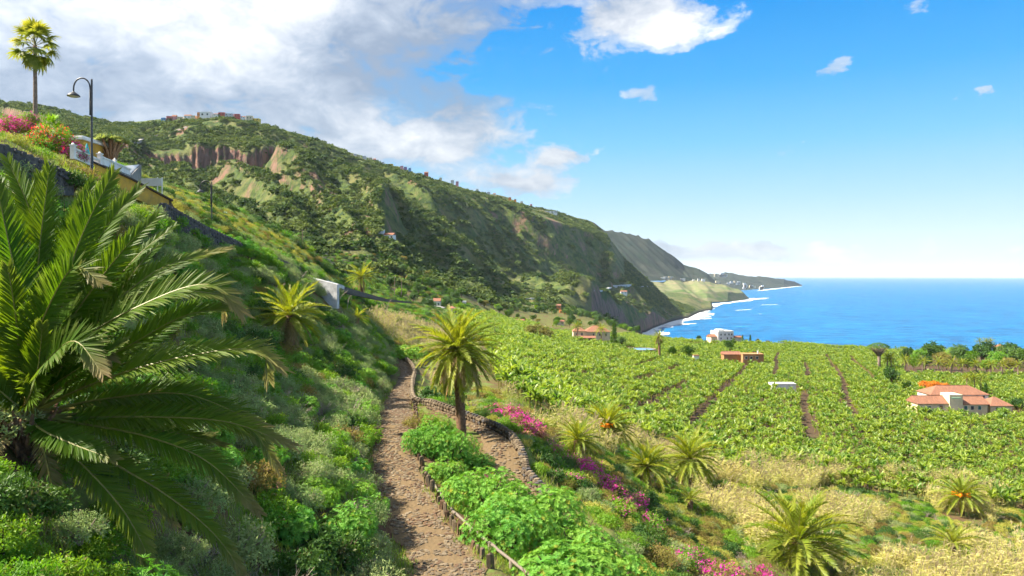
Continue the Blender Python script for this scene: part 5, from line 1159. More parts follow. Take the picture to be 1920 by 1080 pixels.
M_SHUT = m_plain('green_shutter', (.05, .17, .14), None, 3, .7)
M_TURQ = m_plain('turquoise_cloth', (.05, .42, .46), (.04, .32, .36), 4, .8)
M_ROAD = m_plain('road_concrete', (.33, .31, .29), (.24, .225, .21), .6, .9)
M_SIGN = m_plain('sign_board', (.66, .65, .60), (.52, .51, .47), 2, .6)
M_DIRT = m_plain('dry_terrace', (.42, .33, .17), (.30, .23, .12), 1.5, .95)
M_LENS2 = m_plain('green_panel', (.32, .58, .40), (.25, .48, .33), .8, .4)

# ------------------------------------------------------------------ cobbled paths
def m_path():
    m, nt = mat('path'); v = worldvec(nt)
    vo = N(nt, 'ShaderNodeTexVoronoi', i_Scale=5.5); L(nt, mapping(nt, v, (1, 1, .3)), vo.inputs['Vector'])
    n = noise(nt, v, 1.1, 5, .65); n2 = noise(nt, v, 14, 4, .7)
    c = mixc(nt, n, (.092, .060, .030), (.150, .102, .054)); c = mixc(nt, mth(nt, 'MULTIPLY', n2, .45), c, (.23, .175, .10))
    p = N(nt, 'ShaderNodeBsdfPrincipled', i_Roughness=.95); p.inputs['Specular IOR Level'].default_value = .12
    L(nt, c, p.inputs['Base Color']); L(nt, bump(nt, mth(nt, 'ADD', vo.outputs['Distance'], n2), .7, .04), p.inputs['Normal'])
    finish(nt, p.outputs[0]); return m
M_PATH = m_path()
def ribbon(A, B, name, nseg, nw):
    ra, _ = resample(A, nseg); rb, _ = resample(B, nseg); V = []; ctr = []
    for i, (a, b) in enumerate(zip(ra, rb)):
        w = .07*math.sin(i*1.7)+.05*math.sin(i*.63+1)
        for j in range(nw+1):
            t = j/nw; q = a.lerp(b, t+(w if j in (0, nw) else 0)*.6); crown_ = .05*math.sin(t*math.pi)
            V.append((q.x, q.y, q.z+crown_+.03*(vnoise(np.array([q.x*2.5]), np.array([q.y*2.5]), 7)[0]-.5)))
    Q = [(i*(nw+1)+j, i*(nw+1)+j+1, (i+1)*(nw+1)+j+1, (i+1)*(nw+1)+j) for i in range(nseg) for j in range(nw)]
    me = np_mesh(name, V, Q, True, [M_PATH]); return link(name, me), ra, rb
path1, pa, pb = ribbon(MAIN_L, MAIN_R, 'path', 150, 10)
tag(path1, 'brown cobbled path climbing from the bottom edge to the far bend', 'path', kind='structure')
path2, qa, qb = ribbon(LOW_L, LOW_R, 'lower_path', 60, 8)
tag(path2, 'lower cobbled path curving round the tall palm inside the parapet', 'path', kind='structure')
def stone_mesh(seed, m, e=.35, name='stone'):
    """rough block, unit size"""
    random.seed(seed); vs_ = []
    for z in (-.5, .5):
        for k in range(6):
            a = math.pi/3*k+rv(-.25, .25); r = rv(.42, .56)*(1 if z < 0 else rv(.7, .92)); vs_.append((r*math.cos(a), r*math.sin(a), z*rv(.8, 1.05)))
    vs_ += [(rv(-.1, .1), rv(-.1, .1), .58)]
    fs = [(k, (k+1) % 6, 6+(k+1) % 6, 6+k) for k in range(6)]+[(6+k, 6+(k+1) % 6, 12) for k in range(6)]+[tuple(range(5, -1, -1))]
    me = bpy.data.meshes.new(name); me.from_pydata(vs_, [], fs); me.materials.append(m); me.update(); return me
COB = [stone_mesh(800+i, m, name='cobble') for i, m in enumerate((M_STONE, M_STONE2, M_STONE, M_REDST, M_STONE2, M_STONE))]
def cobbles(root, ra, rb, nseg, count, dens):
    pts = []
    for k in range(count):
        u = random.random()**1.5*nseg; i = min(int(u), nseg-1); t = rv(.04, .96)
        a = ra[i].lerp(ra[i+1], u-i); b = rb[i].lerp(rb[i+1], u-i); q = a.lerp(b, t)
        if fbm(np.array([q.x*1.4]), np.array([q.y*1.4]), 2, 17)[0] < dens: continue
        pts.append((q.x, q.y, q.z+.05*math.sin(t*math.pi)))
    return pts
random.seed(81)
cell = {}; pl = cobbles(path1, pa, pb, 150, 14000, .36)
pts = []
for q in pl:      # keep them apart
    kx, ky = int(q[0]/.14), int(q[1]/.17)
    if (kx, ky) in cell: continue
    cell[(kx, ky)] = 1; pts.append(q)
pts.sort(key=lambda q: q[1]); near = [q for q in pts if proj(q[0], q[1], q[2])[1] < 1085]; far_ = near[290:]+[q for q in pts if proj(q[0], q[1], q[2])[1] >= 1085]
for q in near[:290]:
    o = link('cobble', random.choice(COB), path1); o.location = q; s = rv(.10, .2); o.scale = (s*rv(1., 1.5), s, s*.38); o.rotation_euler = (rv(-.15, .15), rv(-.15, .15), rv(0, 6.28))
def stone_mass(name, items, root, mats_=(M_STONE, M_STONE2, M_REDST)):
    """the smaller stones joined into one part"""
    mb = MB(); src = [(COB[0], 0), (COB[1], 1), (COB[3], 2)]
    data = [([v.co.copy() for v in me.vertices], [tuple(p.vertices) for p in me.polygons], mi) for me, mi in src]
    for loc, sc, rz in items:
        vs_, fs, mi = random.choice(data); R = Matrix.Rotation(rz, 3, 'Z')
        mb.add([R @ Vector((v.x*sc[0], v.y*sc[1], v.z*sc[2]))+Vector(loc) for v in vs_], fs, mi)
    o = mb.build(name, list(mats_), root); o['kind'] = 'stuff'; return o
stone_mass('cobble_paving', [(q, (s*1.25, s, s*.36), rv(0, 6.28)) for q in far_ for s in (rv(.11, .2),)], path1)
cell = {}; l2 = []
for q in cobbles(path2, qa, qb, 60, 1100, .42):
    kx, ky = int(q[0]/.2), int(q[1]/.24)
    if (kx, ky) not in cell: cell[(kx, ky)] = 1; l2.append(q)
stone_mass('cobble_paving', [(q, (s*1.25, s, s*.36), rv(0, 6.28)) for q in l2 for s in (rv(.15, .26),)], path2)
# a pale step across the path
a, b = MAIN_L[8].lerp(MAIN_L[9], .4), MAIN_R[8].lerp(MAIN_R[9], .4); mb = MB(); mb.box(((a+b)/2+Vector((0, 0, .06))), ((b-a).length*.95, .35, .16), math.atan2(b.y-a.y, b.x-a.x)); mb.build('step', M_STONE2, path1)

# ------------------------------------------------------------------ stone walls: core + single stones
WST = {'dark': [stone_mesh(820+i, M_BASALT) for i in range(4)], 'brown': [stone_mesh(830+i, m) for i, m in enumerate((M_STONE, M_STONE2, M_STONE, M_BASALT))]}
def stone_wall(name, label, base_pts, heights, thick, kind, ss=.3, cap=120, core=None, coping=False):
    pts = [Vector(p) for p in base_pts]; root = empty(name, pts[0]); tag(root, label, 'wall')
    org = pts[0]; mb = MB(); n = len(pts); nrm = []
    for i in range(n):
        t = (pts[min(i+1, n-1)]-pts[max(i-1, 0)]); t.z = 0; t.normalize(); nrm.append(Vector((t.y, -t.x, 0)))
    vs_ = []
    for i, p in enumerate(pts):
        h = heights[i] if isinstance(heights, (list, tuple)) else heights; s = nrm[i]*thick/2
        for q in (p-s+Vector((0, 0, -.6)), p-s+Vector((0, 0, h)), p+s+Vector((0, 0, h)), p+s+Vector((0, 0, -.6))): vs_.append(q-org)
    fs = []
    for i in range(n-1):
        b = 4*i
        for k in range(4): fs.append((b+k, b+(k+1) % 4, b+4+(k+1) % 4, b+4+k))
    fs += [(3, 2, 1, 0), tuple(4*(n-1)+k for k in range(4))]
    mb.add(vs_, fs); mb.build('wall_core', core or M_MORTAR, root)
    items = []
    for i in range(n-1):
        a, b = pts[i], pts[i+1]; ln = (b-a).length; ha = heights[i] if isinstance(heights, (list, tuple)) else heights; hb = heights[i+1] if isinstance(heights, (list, tuple)) else heights
        cols_ = max(1, int(ln/ss)); rz = math.atan2(b.y-a.y, b.x-a.x)
        for c in range(cols_):
            f = (c+.5)/cols_; p = a.lerp(b, f); h = ha+(hb-ha)*f; rws = max(1, int(round((h+.25)/(ss*.72))))
            for r in range(rws):
                z = -.2+(h+.25)*(r+.5)/rws
                for sg in ((-1, 1) if r == rws-1 else (-1, 1)):
                    # faces turned to the camera only get stones
                    q = p+nrm[i]*sg*thick*.5; 
                    if (Vector((0, 0, CAMZ))-q).dot(nrm[i]*sg) < 0: continue
                    items.append((q+Vector((rv(-.05, .05), rv(-.05, .05), z)), ss*rv(.85, 1.2), ss*.72*rv(.85, 1.15), rz, nrm[i]*sg, 0))
            items.append((p+Vector((0, 0, h+.02)), ss*rv(.9, 1.2), thick*rv(.95, 1.15), rz, Vector((0, 0, 1)), 1))
    items.sort(key=lambda t: t[0].length)
    for j, (q, w, h, rz, nn_, top) in enumerate(items[:cap]):
        o = link('stone', random.choice(WST[kind]), root); o.location = q-org
        if top: o.scale = (w, h, .16); o.rotation_euler = (rv(-.06, .06), rv(-.06, .06), rz)
        else:
            M_ = Matrix((Vector((math.cos(rz), math.sin(rz), 0)), nn_.cross(Vector((math.cos(rz), math.sin(rz), 0))), nn_)).transposed().to_4x4(); o.rotation_euler = M_.to_euler(); o.scale = (w, h, .14*rv(.7, 1.4))
    if len(items) > cap:
        m2 = MB(); me = WST[kind][0]; vv = [v.co.copy() for v in me.vertices]; ff = [tuple(p.vertices) for p in me.polygons]; mats_ = [me.materials[0], WST[kind][1].materials[0]]
        for (q, w, h, rz, nn_, top) in items[cap:]:
            t = Vector((math.cos(rz), math.sin(rz), 0))
            if top: tr_ = lambda v: t*v.x*w+Vector((-t.y, t.x, 0))*v.y*h+Vector((0, 0, 1))*v.z*.16
            else:
                u = nn_.cross(t); tr_ = lambda v: t*v.x*w+u*v.y*h+nn_*v.z*.14
            m2.add([tr_(v)+q-org for v in vv], ff, random.randrange(2))
        o = m2.build('stonework', mats_, root); o['kind'] = 'stuff'
    return root
random.seed(91)
par = [MAIN_R[i] for i in (11, 10, 9, 8, 7)]+[LOW_R[0]+Vector((-.4, .6, 0)), LOW_R[0]]+LOW_R[1:6]
par = [p+Vector((.18, .12, 0)) for p in par]; par_s, _ = resample(par, 44)
stone_wall('parapet_wall', 'low stone parapet following the outer edge of both paths round the palm', par_s, .42, .34, 'brown', .30, 190)
def wall_px(top, hs): return [P(a, b, d)-Vector((0, 0, h)) for (a, b, d), h in zip(top, hs)]
t_ = [(-60, 252, 30.5), (0, 272, 31), (60, 297, 32.5), (130, 328, 34.5)]; h_ = [1.2, 1.2, 1.0, .35]
stone_wall('dark_stone_wall', 'dark dry-stone wall at the upper left edge below the flowers', wall_px(t_, h_), h_, .5, 'dark', .33, 70, M_BASALT)
t_ = [(304, 382, 52), (330, 396, 55), (380, 424, 60), (430, 447, 65), (480, 472, 71), (530, 490, 78), (560, 502, 84)]; h_ = [2.6, 2.6, 2.6, 2.4, 2.0, 1.6, 1.0]
stone_wall('dark_stone_wall', 'long dark retaining wall of the road below the sunlit spur', wall_px(t_, h_), h_, .5, 'dark', .5, 120, M_BASALT)
# upright edging stones along the path
random.seed(95); er = empty('path_edging', MAIN_R[1]); tag(er, 'row of upright brown edging stones along the right side of the path', 'edging')
for i in range(8, 75):
    if random.random() < .12: continue
    q = pb[i]+Vector((.12+rv(-.05, .1), rv(-.1, .1), 0)); o = link('stone', random.choice((WST['brown'][0], WST['brown'][2], COB[3], COB[3])), er); h = rv(.4, .7); o.location = q-MAIN_R[1]+Vector((0, 0, h*.15)); o.scale = (rv(.14, .22), rv(.24, .36), h); o.rotation_euler = (rv(-.15, .15), rv(-.15, .15), rv(0, 6))
# ------------------------------------------------------------------ wooden rail
rail = [(800, 886, 36.3), (824, 924, 33.8), (850, 958, 31.6), (884, 990, 29.4), (918, 1019, 27.4), (958, 1050, 25.6), (1000, 1086, 23.8)]
fr = empty('wooden_fence', P(*rail[0])); tag(fr, 'weathered wooden handrail on posts along the path edge', 'fence'); O_ = P(*rail[0])
random.seed(97)
for j in range(3):
    pr = rail[2*j:2*j+3]; mb = MB(); w = [P(*q)-O_+Vector((0, 0, rv(-.03, .03))) for q in pr]; w, _ = resample(w, 9); mb.tube([p+Vector((rv(-.015, .015), 0, rv(-.015, .015))) for p in w], [.062, .06, .055, .06, .052, .058, .055, .05, .055, .05], 8); mb.build('rail', M_WOOD, fr, True)
def fpost(name, q, h, parent, lean=0.):
    mb = MB(); mb.tube([(0, 0, -h), (0, 0, -h*.4), (lean, 0, .04)], [.075, .07, .065], 8); o = mb.build(name, M_WOOD, parent, True); o.location = q; return o
for q in rail: fpost('post', P(*q)-O_+Vector((rv(-.03, .03), 0, -.04)), 1.25, fr)
for px, py, d, lab in ((768, 832, 41.5, 'single wooden post beside the path left of the euphorbias, farther one'), (782, 872, 38, 'single wooden post beside the path, nearer one')):
    o = fpost('fence_post', P(px, py, d), 1.3, None, .05); tag(o, lab, 'post')

# ------------------------------------------------------------------ street lamps
def street_lamp(px, pyb, pyt, d, side, label, shade_px):
    b = P(px, pyb, d); H = (pyb-pyt)/F*d; r = empty('street_lamp', b); tag(r, label, 'street lamp')
    w = abs(px-shade_px)/F*d; s = -1
    mb = MB(); mb.lathe([(.075, -1.2), (.075, .9), (.06, .95), (.05, H-.05), (.055, H-.03), (.02, H)], 12); mb.build('pole', M_METAL, r, True)
    ar = w/2; top = H-ar*.25; mb = MB(); pts = [(s*.09, 0, H*.60), (s*.09, 0, top-ar*.8)]
    for k in range(13):
        a = math.pi*k/12; pts.append((s*(.09+ar*.94-ar*.94*math.cos(a)), 0, top-ar*.8+ar*math.sin(a)*1.15))
    end = pts[-1]; pts.append((end[0], 0, end[2]-ar*.55)); mb.tube(pts, .042, 8)
    for z in (H*.65, H*.74): mb.box((s*.05, 0, z), (.12, .07, .05))
    mb.build('arm', M_METAL, r, True)
    e = pts[-1]; mb = MB(); mb.lathe([(.03, .12), (.06, .08), (.12, .03), (.30, -.10), (.34, -.17), (.33, -.19), (.0, -.12)], 16); o = mb.build('lamp_shade', M_METAL, r, True); o.location = e
    mb = MB(); mb.lathe([(.30, -.17), (.2, -.235), (.0, -.25)], 16); q = mb.build('lens', M_LENS, o, True)
street_lamp(172, 318, 148, 42, -1, 'tall curved street lamp near the white balustrade', 139)
street_lamp(397, 448, 340, 70, -1, 'curved street lamp farther down the road beside the dark wall', 376)

# ------------------------------------------------------------------ terrace with balustrade and yellow house
def prism(top, hs, thick, name, m, parent=None, org=Vector((0, 0, 0)), cop=None):
    pts = [P(*q) for q in top]; mb = MB(); n = len(pts); vs_ = []
    for i, p in enumerate(pts):
        t = pts[min(i+1, n-1)]-pts[max(i-1, 0)]; t.z = 0; t.normalize(); s = Vector((t.y, -t.x, 0))*thick/2
        for q in (p-s-Vector((0, 0, hs[i])), p-s, p+s, p+s-Vector((0, 0, hs[i]))): vs_.append(q-org)
    fs = []
    for i in range(n-1):
        for k in range(4): fs.append((4*i+k, 4*i+(k+1) % 4, 4*i+4+(k+1) % 4, 4*i+4+k))
    fs += [(3, 2, 1, 0), tuple(4*(n-1)+k for k in range(4))]
    mb.add(vs_, fs); return mb.build(name, m, parent)
yo = P(172, 306, 47.5); yw = empty('yellow_wall', yo); tag(yw, 'ochre-yellow retaining wall sloping down below the white balustrade', 'wall')
prism([(160, 300, 47), (240, 336, 51), (318, 378, 56)], [1.3, 1.2, .95], .35, 'wall', M_YELLOW, yw, yo)
prism([(158, 297.5, 46.95), (240, 333, 50.95), (319, 374.5, 55.95)], [.12, .12, .14], .5, 'coping', M_MORTAR, yw, yo)
prism([(312, 376, 55.6), (326, 402, 57)], [2.4, 1.9], .6, 'wall_end', m_plain('dry_creeper', (.17, .10, .06), (.09, .075, .035), 5, .95, .1, 1.), yw, yo)
bo = P(187, 290, 48.5); bl = empty('balustrade', bo); tag(bl, 'white balustrade with posts on the terrace wall behind the lamp', 'balustrade')
def balus(a, b, h, n):
    pa_, pb_ = P(*a), P(*b); t = (pb_-pa_); th = Vector((t.x, t.y, 0)).normalized(); ang_ = math.atan2(th.y, th.x)
    for z, w in ((0, .16), (-h+.05, .14)):
        mb = MB(); s = Vector((th.y, -th.x, 0))*w/2; vs_ = []
        for p in (pa_, pb_):
            for q in (p-s, p-s+Vector((0, 0, .1)), p+s+Vector((0, 0, .1)), p+s): vs_.append(q+Vector((0, 0, z))-bo)
        mb.add(vs_, [(k, (k+1) % 4, 4+(k+1) % 4, 4+k) for k in range(4)]+[(3, 2, 1, 0), (4, 5, 6, 7)]); mb.build('rail', M_WHITE, bl)
    mb = MB(); hh = h-.12; mb.lathe([(.05, 0), (.05, .06), (.03, .1), (.06, hh*.35), (.03, hh*.75), (.05, hh-.05), (.05, hh)], 8); me = mb.mesh('baluster', M_WHITE, True)
    for k in range(n):
        o = link('baluster', me, bl); o.location = pa_.lerp(pb_, (k+.5)/n)-bo+Vector((0, 0, -h+.14))
def bpost(q, h, w=.24):
    p = P(*q)-bo; mb = MB(); mb.box(p-Vector((0, 0, h/2-.12)), (w, w, h)); mb.box(p+Vector((0, 0, .15)), (w*1.35, w*1.35, .07)); mb.lathe([(w*.5, 0), (w*.3, .08), (0.01, .12)], 8, p+Vector((0, 0, .185))); mb.build('post', M_WHITE, bl)
balus((139, 280, 45), (184, 301, 48.3), .62, 17); bpost((187, 293, 48.5), 1.0); 
bpost((137, 277, 44.8), .8)
prism([(189, 296, 48.6), (242, 319, 53.9)], [.42, .36], .18, 'panel', M_WHITE, bl, bo); prism([(189, 293, 48.6), (243, 316.5, 54)], [.10, .10], .28, 'rail', M_WHITE, bl, bo); bpost((215, 304.5, 51), .6, .16)
mb = MB(); tri = [P(232, 311, 54.5), P(261, 308.5, 57), P(243, 325, 54.1)]; mb.add([q-bo for q in tri]+[q-bo-Vector((0, 0, .12)) for q in tri], [(0, 2, 1), (3, 4, 5), (0, 1, 4, 3), (1, 2, 5, 4), (2, 0, 3, 5)]); mb.build('sloping_slab', M_WHITE, bl)
gw = prism([(188, 303, 48.7), (243, 327, 54.2), (261, 309, 57)], [1.5, 1.6, 1.8], .3, 'terrace_wall', M_GREYW); tag(gw, 'grey rendered terrace wall under the white balustrade', 'wall')
# yellow house
ho = P(116, 314, 54); h_ = empty('yellow_house', ho); tag(h_, 'yellow house with white cornice behind the flowers', 'house')
mb = MB(); mb.box((0, 2, 1.0), (3.0, 4, 2.0)); mb.build('wall', M_YELLOW, h_); mb = MB(); mb.box((0, 2, 2.1), (3.2, 4.2, .16)); mb.box((-.05, 2.05, 2.27), (2.9, 3.9, .16)); mb.build('cornice', M_WHITE, h_)
for x in (-.9, .5):
    mb = MB(); mb.box((x, -.02, 1.1), (.6, .06, .8)); w_ = mb.build('window', M_WHITE, h_); mb = MB(); mb.box((x, -.06, 1.1), (.48, .03, .68)); mb.build('pane', M_GLASS, w_)
q = P(163, 294, 51); pr = empty('parasol', q); tag(pr, 'folded turquoise parasol on the terrace left of the lamp', 'parasol')
mb = MB(); mb.lathe([(.02, -.8), (.02, .95)], 6); mb.build('pole', M_METAL, pr); mb = MB(); mb.lathe([(.20, -.25), (.22, .0), (.16, .35), (.08, .75), (.01, .95)], 9); mb.build('canopy', M_TURQ, pr)
# sign board
so = P(283, 352, 60); sg = empty('sign_board', so); tag(sg, 'blank pale board on two posts at the road below the terrace', 'sign')
mb = MB(); mb.box((-.0, 0, .45), (1.7, .05, .62)); mb.build('board', M_SIGN, sg)
for x in (-.87, .87, .5):
    mb = MB(); mb.box((x, .06, .1), (.07, .07, 1.5)); mb.build('post', M_WHITE, sg)
# whitish wall below the road
ww = prism([(545, 503, 86), (592, 519, 94), (640, 536, 104)], [.5, .5, .5], .9, 'road_parapet', M_PALEW); tag(ww, 'pale concrete parapet of the road above the whitish wall', 'wall')
ww = prism([(580, 519, 84), (634, 533, 83)], [3.3, 2.7], .5, 'concrete_wall', M_PALEW); tag(ww, 'whitish stained concrete wall block below the road', 'wall')
ww = prism([(592, 521, 95), (660, 543, 110), (720, 560, 135), (770, 566, 165)], [.9, .8, .5, .3], .5, 'road_wall', M_BASALT); tag(ww, 'grey road wall running away behind the whitish block', 'wall')

# ------------------------------------------------------------------ houses
def roof_mesh(x0, x1, y0, y1, z, h, kind, ov):
    mb = MB(); a, b, c, d = x0-ov, x1+ov, y0-ov, y1+ov; ym = (c+d)/2; t = .12
    if kind == 'flat':
        mb.box(((a+b)/2, ym, z+t), (b-a, d-c, .24)); return mb
    k = (min((d-c)/2, (b-a)*.45) if kind == 'hip' else 0)
    mb.add([(a, c, z), (b, c, z), (b, d, z), (a, d, z), (a+k, ym, z+h), (b-k, ym, z+h), (a, c, z-t), (b, c, z-t), (b, d, z-t), (a, d, z-t)], [(0, 1, 5, 4), (2, 3, 4, 5), (1, 2, 5), (3, 0, 4), (6, 7, 1, 0), (7, 8, 2, 1), (8, 9, 3, 2), (9, 6, 0, 3), (9, 8, 7, 6)])
    mb.box(((a+b)/2, ym, z+h), (b-a-2*k, .22, .14)); return mb
_wm = {}
def win(parent, x, y, z, w, h, m=None, pane=True):
    mb = MB(); mb.box((x, y-.02, z), (w+.16, .10, h+.16)); f = mb.build('window', M_WHITE, parent); mb = MB(); mb.box((x, y-.075, z), (w, .03, h)); mb.build('pane', m or M_GLASS, f)
def block(root, x0, x1, y0, y1, h, wm, rk, rh, rm, z0=0., ov=.35, deep=2.0):
    mb = MB(); mb.box(((x0+x1)/2, (y0+y1)/2, (h+z0-deep)/2), (x1-x0, y1-y0, h-z0+deep)); w = mb.build('wall', wm, root)
    if rk == 'gable':
        ym = (y0+y1)/2; mb = MB()
        for x in (x0+.01, x1-.01): mb.add([(x, y0, h), (x, y1, h), (x, ym, h+rh*.96)], [(0, 1, 2)])
        mb.build('gable', wm, root)
    roof_mesh(x0, x1, y0, y1, h, rh, rk, ov if rk != 'flat' else .1).build('roof', rm, root); return w
random.seed(103)
fm = empty('farmhouse', B_FARM+Vector((0, 0, 1.1))); fm.scale = (.88, .9, .78); tag(fm, 'cream farmhouse with red tiled roofs among the bananas at the right', 'house')
block(fm, -13.6, -5.4, 0, 5.5, 2.3, M_CREAM, 'gable', 2.0, M_TILE); mb = MB(); mb.box((-3.6, 1.6, 1.3), (3.6, 4.4, 7.6)); mb.build('tower', M_CREAM, fm); mb = MB(); mb.add([(-5.0, -.7, 4.2), (-2.3, -.7, 4.2), (-2.3, 2.8, 5.2), (-5.0, 2.8, 5.2), (-5.0, -.7, 4.0), (-2.3, -.7, 4.0)], [(0, 1, 2, 3), (4, 5, 1, 0)]); mb.build('green_panel', M_LENS2, fm)
block(fm, -1.7, 5.6, .4, 6, 2.0, M_CREAM, 'gable', 2.0, M_TILE); block(fm, 6.4, 12.2, .2, 6.4, 1.6, M_CREAM, 'hip', 2.2, M_TILE); block(fm, -5.5, 10.8, 8, 15, 3.6, M_WHITE, 'hip', 2.4, M_TILE)
for x, z, w, h, m in ((-7.4, 1.2, .9, 1.1, M_TILE), (-10.6, 1.0, .7, .9, None), (-.4, .9, .8, 1.1, M_SHUT), (1.4, .9, .8, 1.1, None), (3.4, .9, .8, 1.1, M_SHUT), (8, .6, .7, .9, None)): win(fm, x, .0 if x < -6 else (.4 if x < 6 else .2), z, w, h, m)
for x in (7.8, 9.4): win(fm, x, 8, 2.9, .7, .8)
wh = empty('white_house', B_WHITE+Vector((0, 0, 1.0)), .28); tag(wh, 'white cubic house on the cliff edge before the bay', 'house')
block(wh, -5.1, 5.1, 0, 8, 5.4, M_WHITE, 'flat', 0, M_WHITE); block(wh, -9, -5.1, 1, 6, 2.4, M_CREAM, 'gable', 1.3, M_TILE); block(wh, 5.1, 12, 2, 6, 1.6, M_CREAM, 'gable', .8, M_TILE)
mb = MB(); mb.box((-2.2, 3, 6.1), (4.2, 4, 1.0)); mb.build('roof_room', M_WHITE, wh)
for x, z in ((-3.2, 3.6), (-.6, 3.6), (2.0, 3.6), (3.8, 3.6), (-3.2, 1.4), (1.0, 1.4), (3.4, 1.4)): win(wh, x, 0, z, .7, 1.0)
th = empty('terracotta_house', B_TERRA+Vector((0, 0, 1.6))); tag(th, 'house with terracotta hipped roofs and cream wall left of the water tank', 'house')
block(th, -8, -2, 0, 6, 3.4, M_CREAM, 'hip', 2.0, M_TILE); block(th, -1.8, 10, 2, 10, 3.0, M_CREAM, 'hip', 2.8, M_TILE); block(th, -7, 2, -5, -1.5, .6, M_STONE, 'gable', .9, M_TILE)
for x, y, z in ((-6.4, 0, 2.0), (-3.8, 0, 2.0), (2, 2, 1.6), (5, 2, 1.6), (8, 2, 1.6)): win(th, x, y, z, .8, 1.2)
oh = empty('orange_building', B_ORANGE+Vector((0, 0, 1.6))); tag(oh, 'low orange plaster farm building with dark openings in the bananas', 'building')
block(oh, -1, 7, 0, 5, 2.4, M_ORANGEP, 'flat', 0, M_ORANGEP); block(oh, -7.5, -1.2, 3, 7, 2.2, M_ORANGEP, 'gable', 1.0, M_TILE); mb = MB(); mb.lathe([(.35, 2.6), (.35, 3.6), (.01, 3.7)], 10, (5.4, 2, 0)); mb.build('water_drum', M_PALEW, oh)
for x in (.2, 2.2, 4.4): win(oh, x, 0, 1.2, .9, .9)
tk = empty('water_tank', B_TANK+Vector((0, 0, .6))); tag(tk, 'round stone irrigation tank full of pale blue water', 'water tank')
mb = MB(); mb.lathe([(6.2, -2.5), (6.2, 1.4), (5.7, 1.4), (5.7, .8)], 26); mb.build('wall', M_STONE2, tk)
m, nt = mat('tank_water'); p_ = N(nt, 'ShaderNodeBsdfPrincipled', i_Roughness=.08); L(nt, mixc(nt, noise(nt, worldvec(nt), .6), (.10, .24, .36), (.14, .30, .42)), p_.inputs['Base Color']); finish(nt, p_.outputs[0])
mb = MB(); mb.add([(5.75*math.cos(a), 5.75*math.sin(a), 1.2) for a in np.linspace(0, 2*math.pi, 27)[:-1]], [tuple(range(26))]); mb.build('water', m, tk)
sb = empty('pump_house', B_SLAB+Vector((0, 0, 1.15))); tag(sb, 'low white flat-roofed hut in the plantation at the end of a lane', 'hut'); block(sb, -3.4, 3.4, 0, 3, .6, M_WHITE, 'flat', 0, M_WHITE); win(sb, -2.4, 0, .1, .4, .4)
b_ = spot(1306, 686, 283); ht = empty('small_hut', b_+Vector((0, 0, .8))); tag(ht, 'tiny white hut with grey yard wall beside a dark tree', 'hut'); block(ht, -1, 1, 0, 2, 2.2, M_WHITE, 'flat', 0, M_TILE); mb = MB(); mb.box((2.6, .5, .2), (6.5, .3, 1.0)); mb.build('yard_wall', M_GREYW, ht)
b_ = spot(1878, 690, 338); ht = empty('tower_house', b_+Vector((0, 0, 2))); tag(ht, 'small cream tower house with tiled roof inside the grove', 'house'); block(ht, -1.6, 1.6, 0, 3, 5.2, M_CREAM, 'hip', 1.2, M_TILE); block(ht, -3, 3, -2, 0, 1.4, M_CREAM, 'flat', 0, M_CREAM); win(ht, 0, 0, 4.2, .8, .9); win(ht, -1, 0, 2.4, .6, .8)
CM = {}
def cm(name, c):
    if name not in CM: CM[name] = m_plain('paint_'+name, c, tuple(x*.85 for x in c), .5, .85, .2)
    return CM[name]
COLS = {'white': (.74, .74, .74), 'cream': (.66, .56, .38), 'yellow': (.70, .48, .08), 'red': (.50, .10, .08), 'orange': (.72, .26, .07), 'pink': (.62, .28, .32), 'blue': (.14, .34, .62), 'purple': (.30, .20, .42), 'pale': (.55, .57, .62), 'green': (.36, .46, .22)}
def far_house(px, py, w, h, col, label, d=None, roof='flat', nwin=2, rcol=None, yaw=0., group=None):
    q = P(px, py, d) if d else hit(px, py)
    d = q.y; q.z = max(q.z, gz(q.x, q.y)+(1.4 if d > 900 and px < 640 else .3)) if d < 2000 else q.z; k_ = .72 if d > 900 and 640 < px < 1010 else 1.0; W_ = k_*w/F*d; H_ = k_*h/F*d
    if not label: label = col+' house'
    r = empty('house', q, yaw); tag(r, label, 'house', group); m_ = cm(col, COLS[col])
    block(r, -W_/2, W_/2, 0, max(5., W_*.7), H_, m_, roof, H_*.45, M_TILE if roof != 'flat' else cm(rcol or col, COLS[rcol or col]), 0., .2, 6.)
    for k in range(nwin): mb = MB(); mb.box((-W_/2+W_*(k+.5)/nwin, -.03, H_*.55), (W_*.16, .08, H_*.34)); mb.build('window', M_GLASS, r)
    return r
rd_ = lambda px: float(np.interp(px, _rx, _rd))*.995
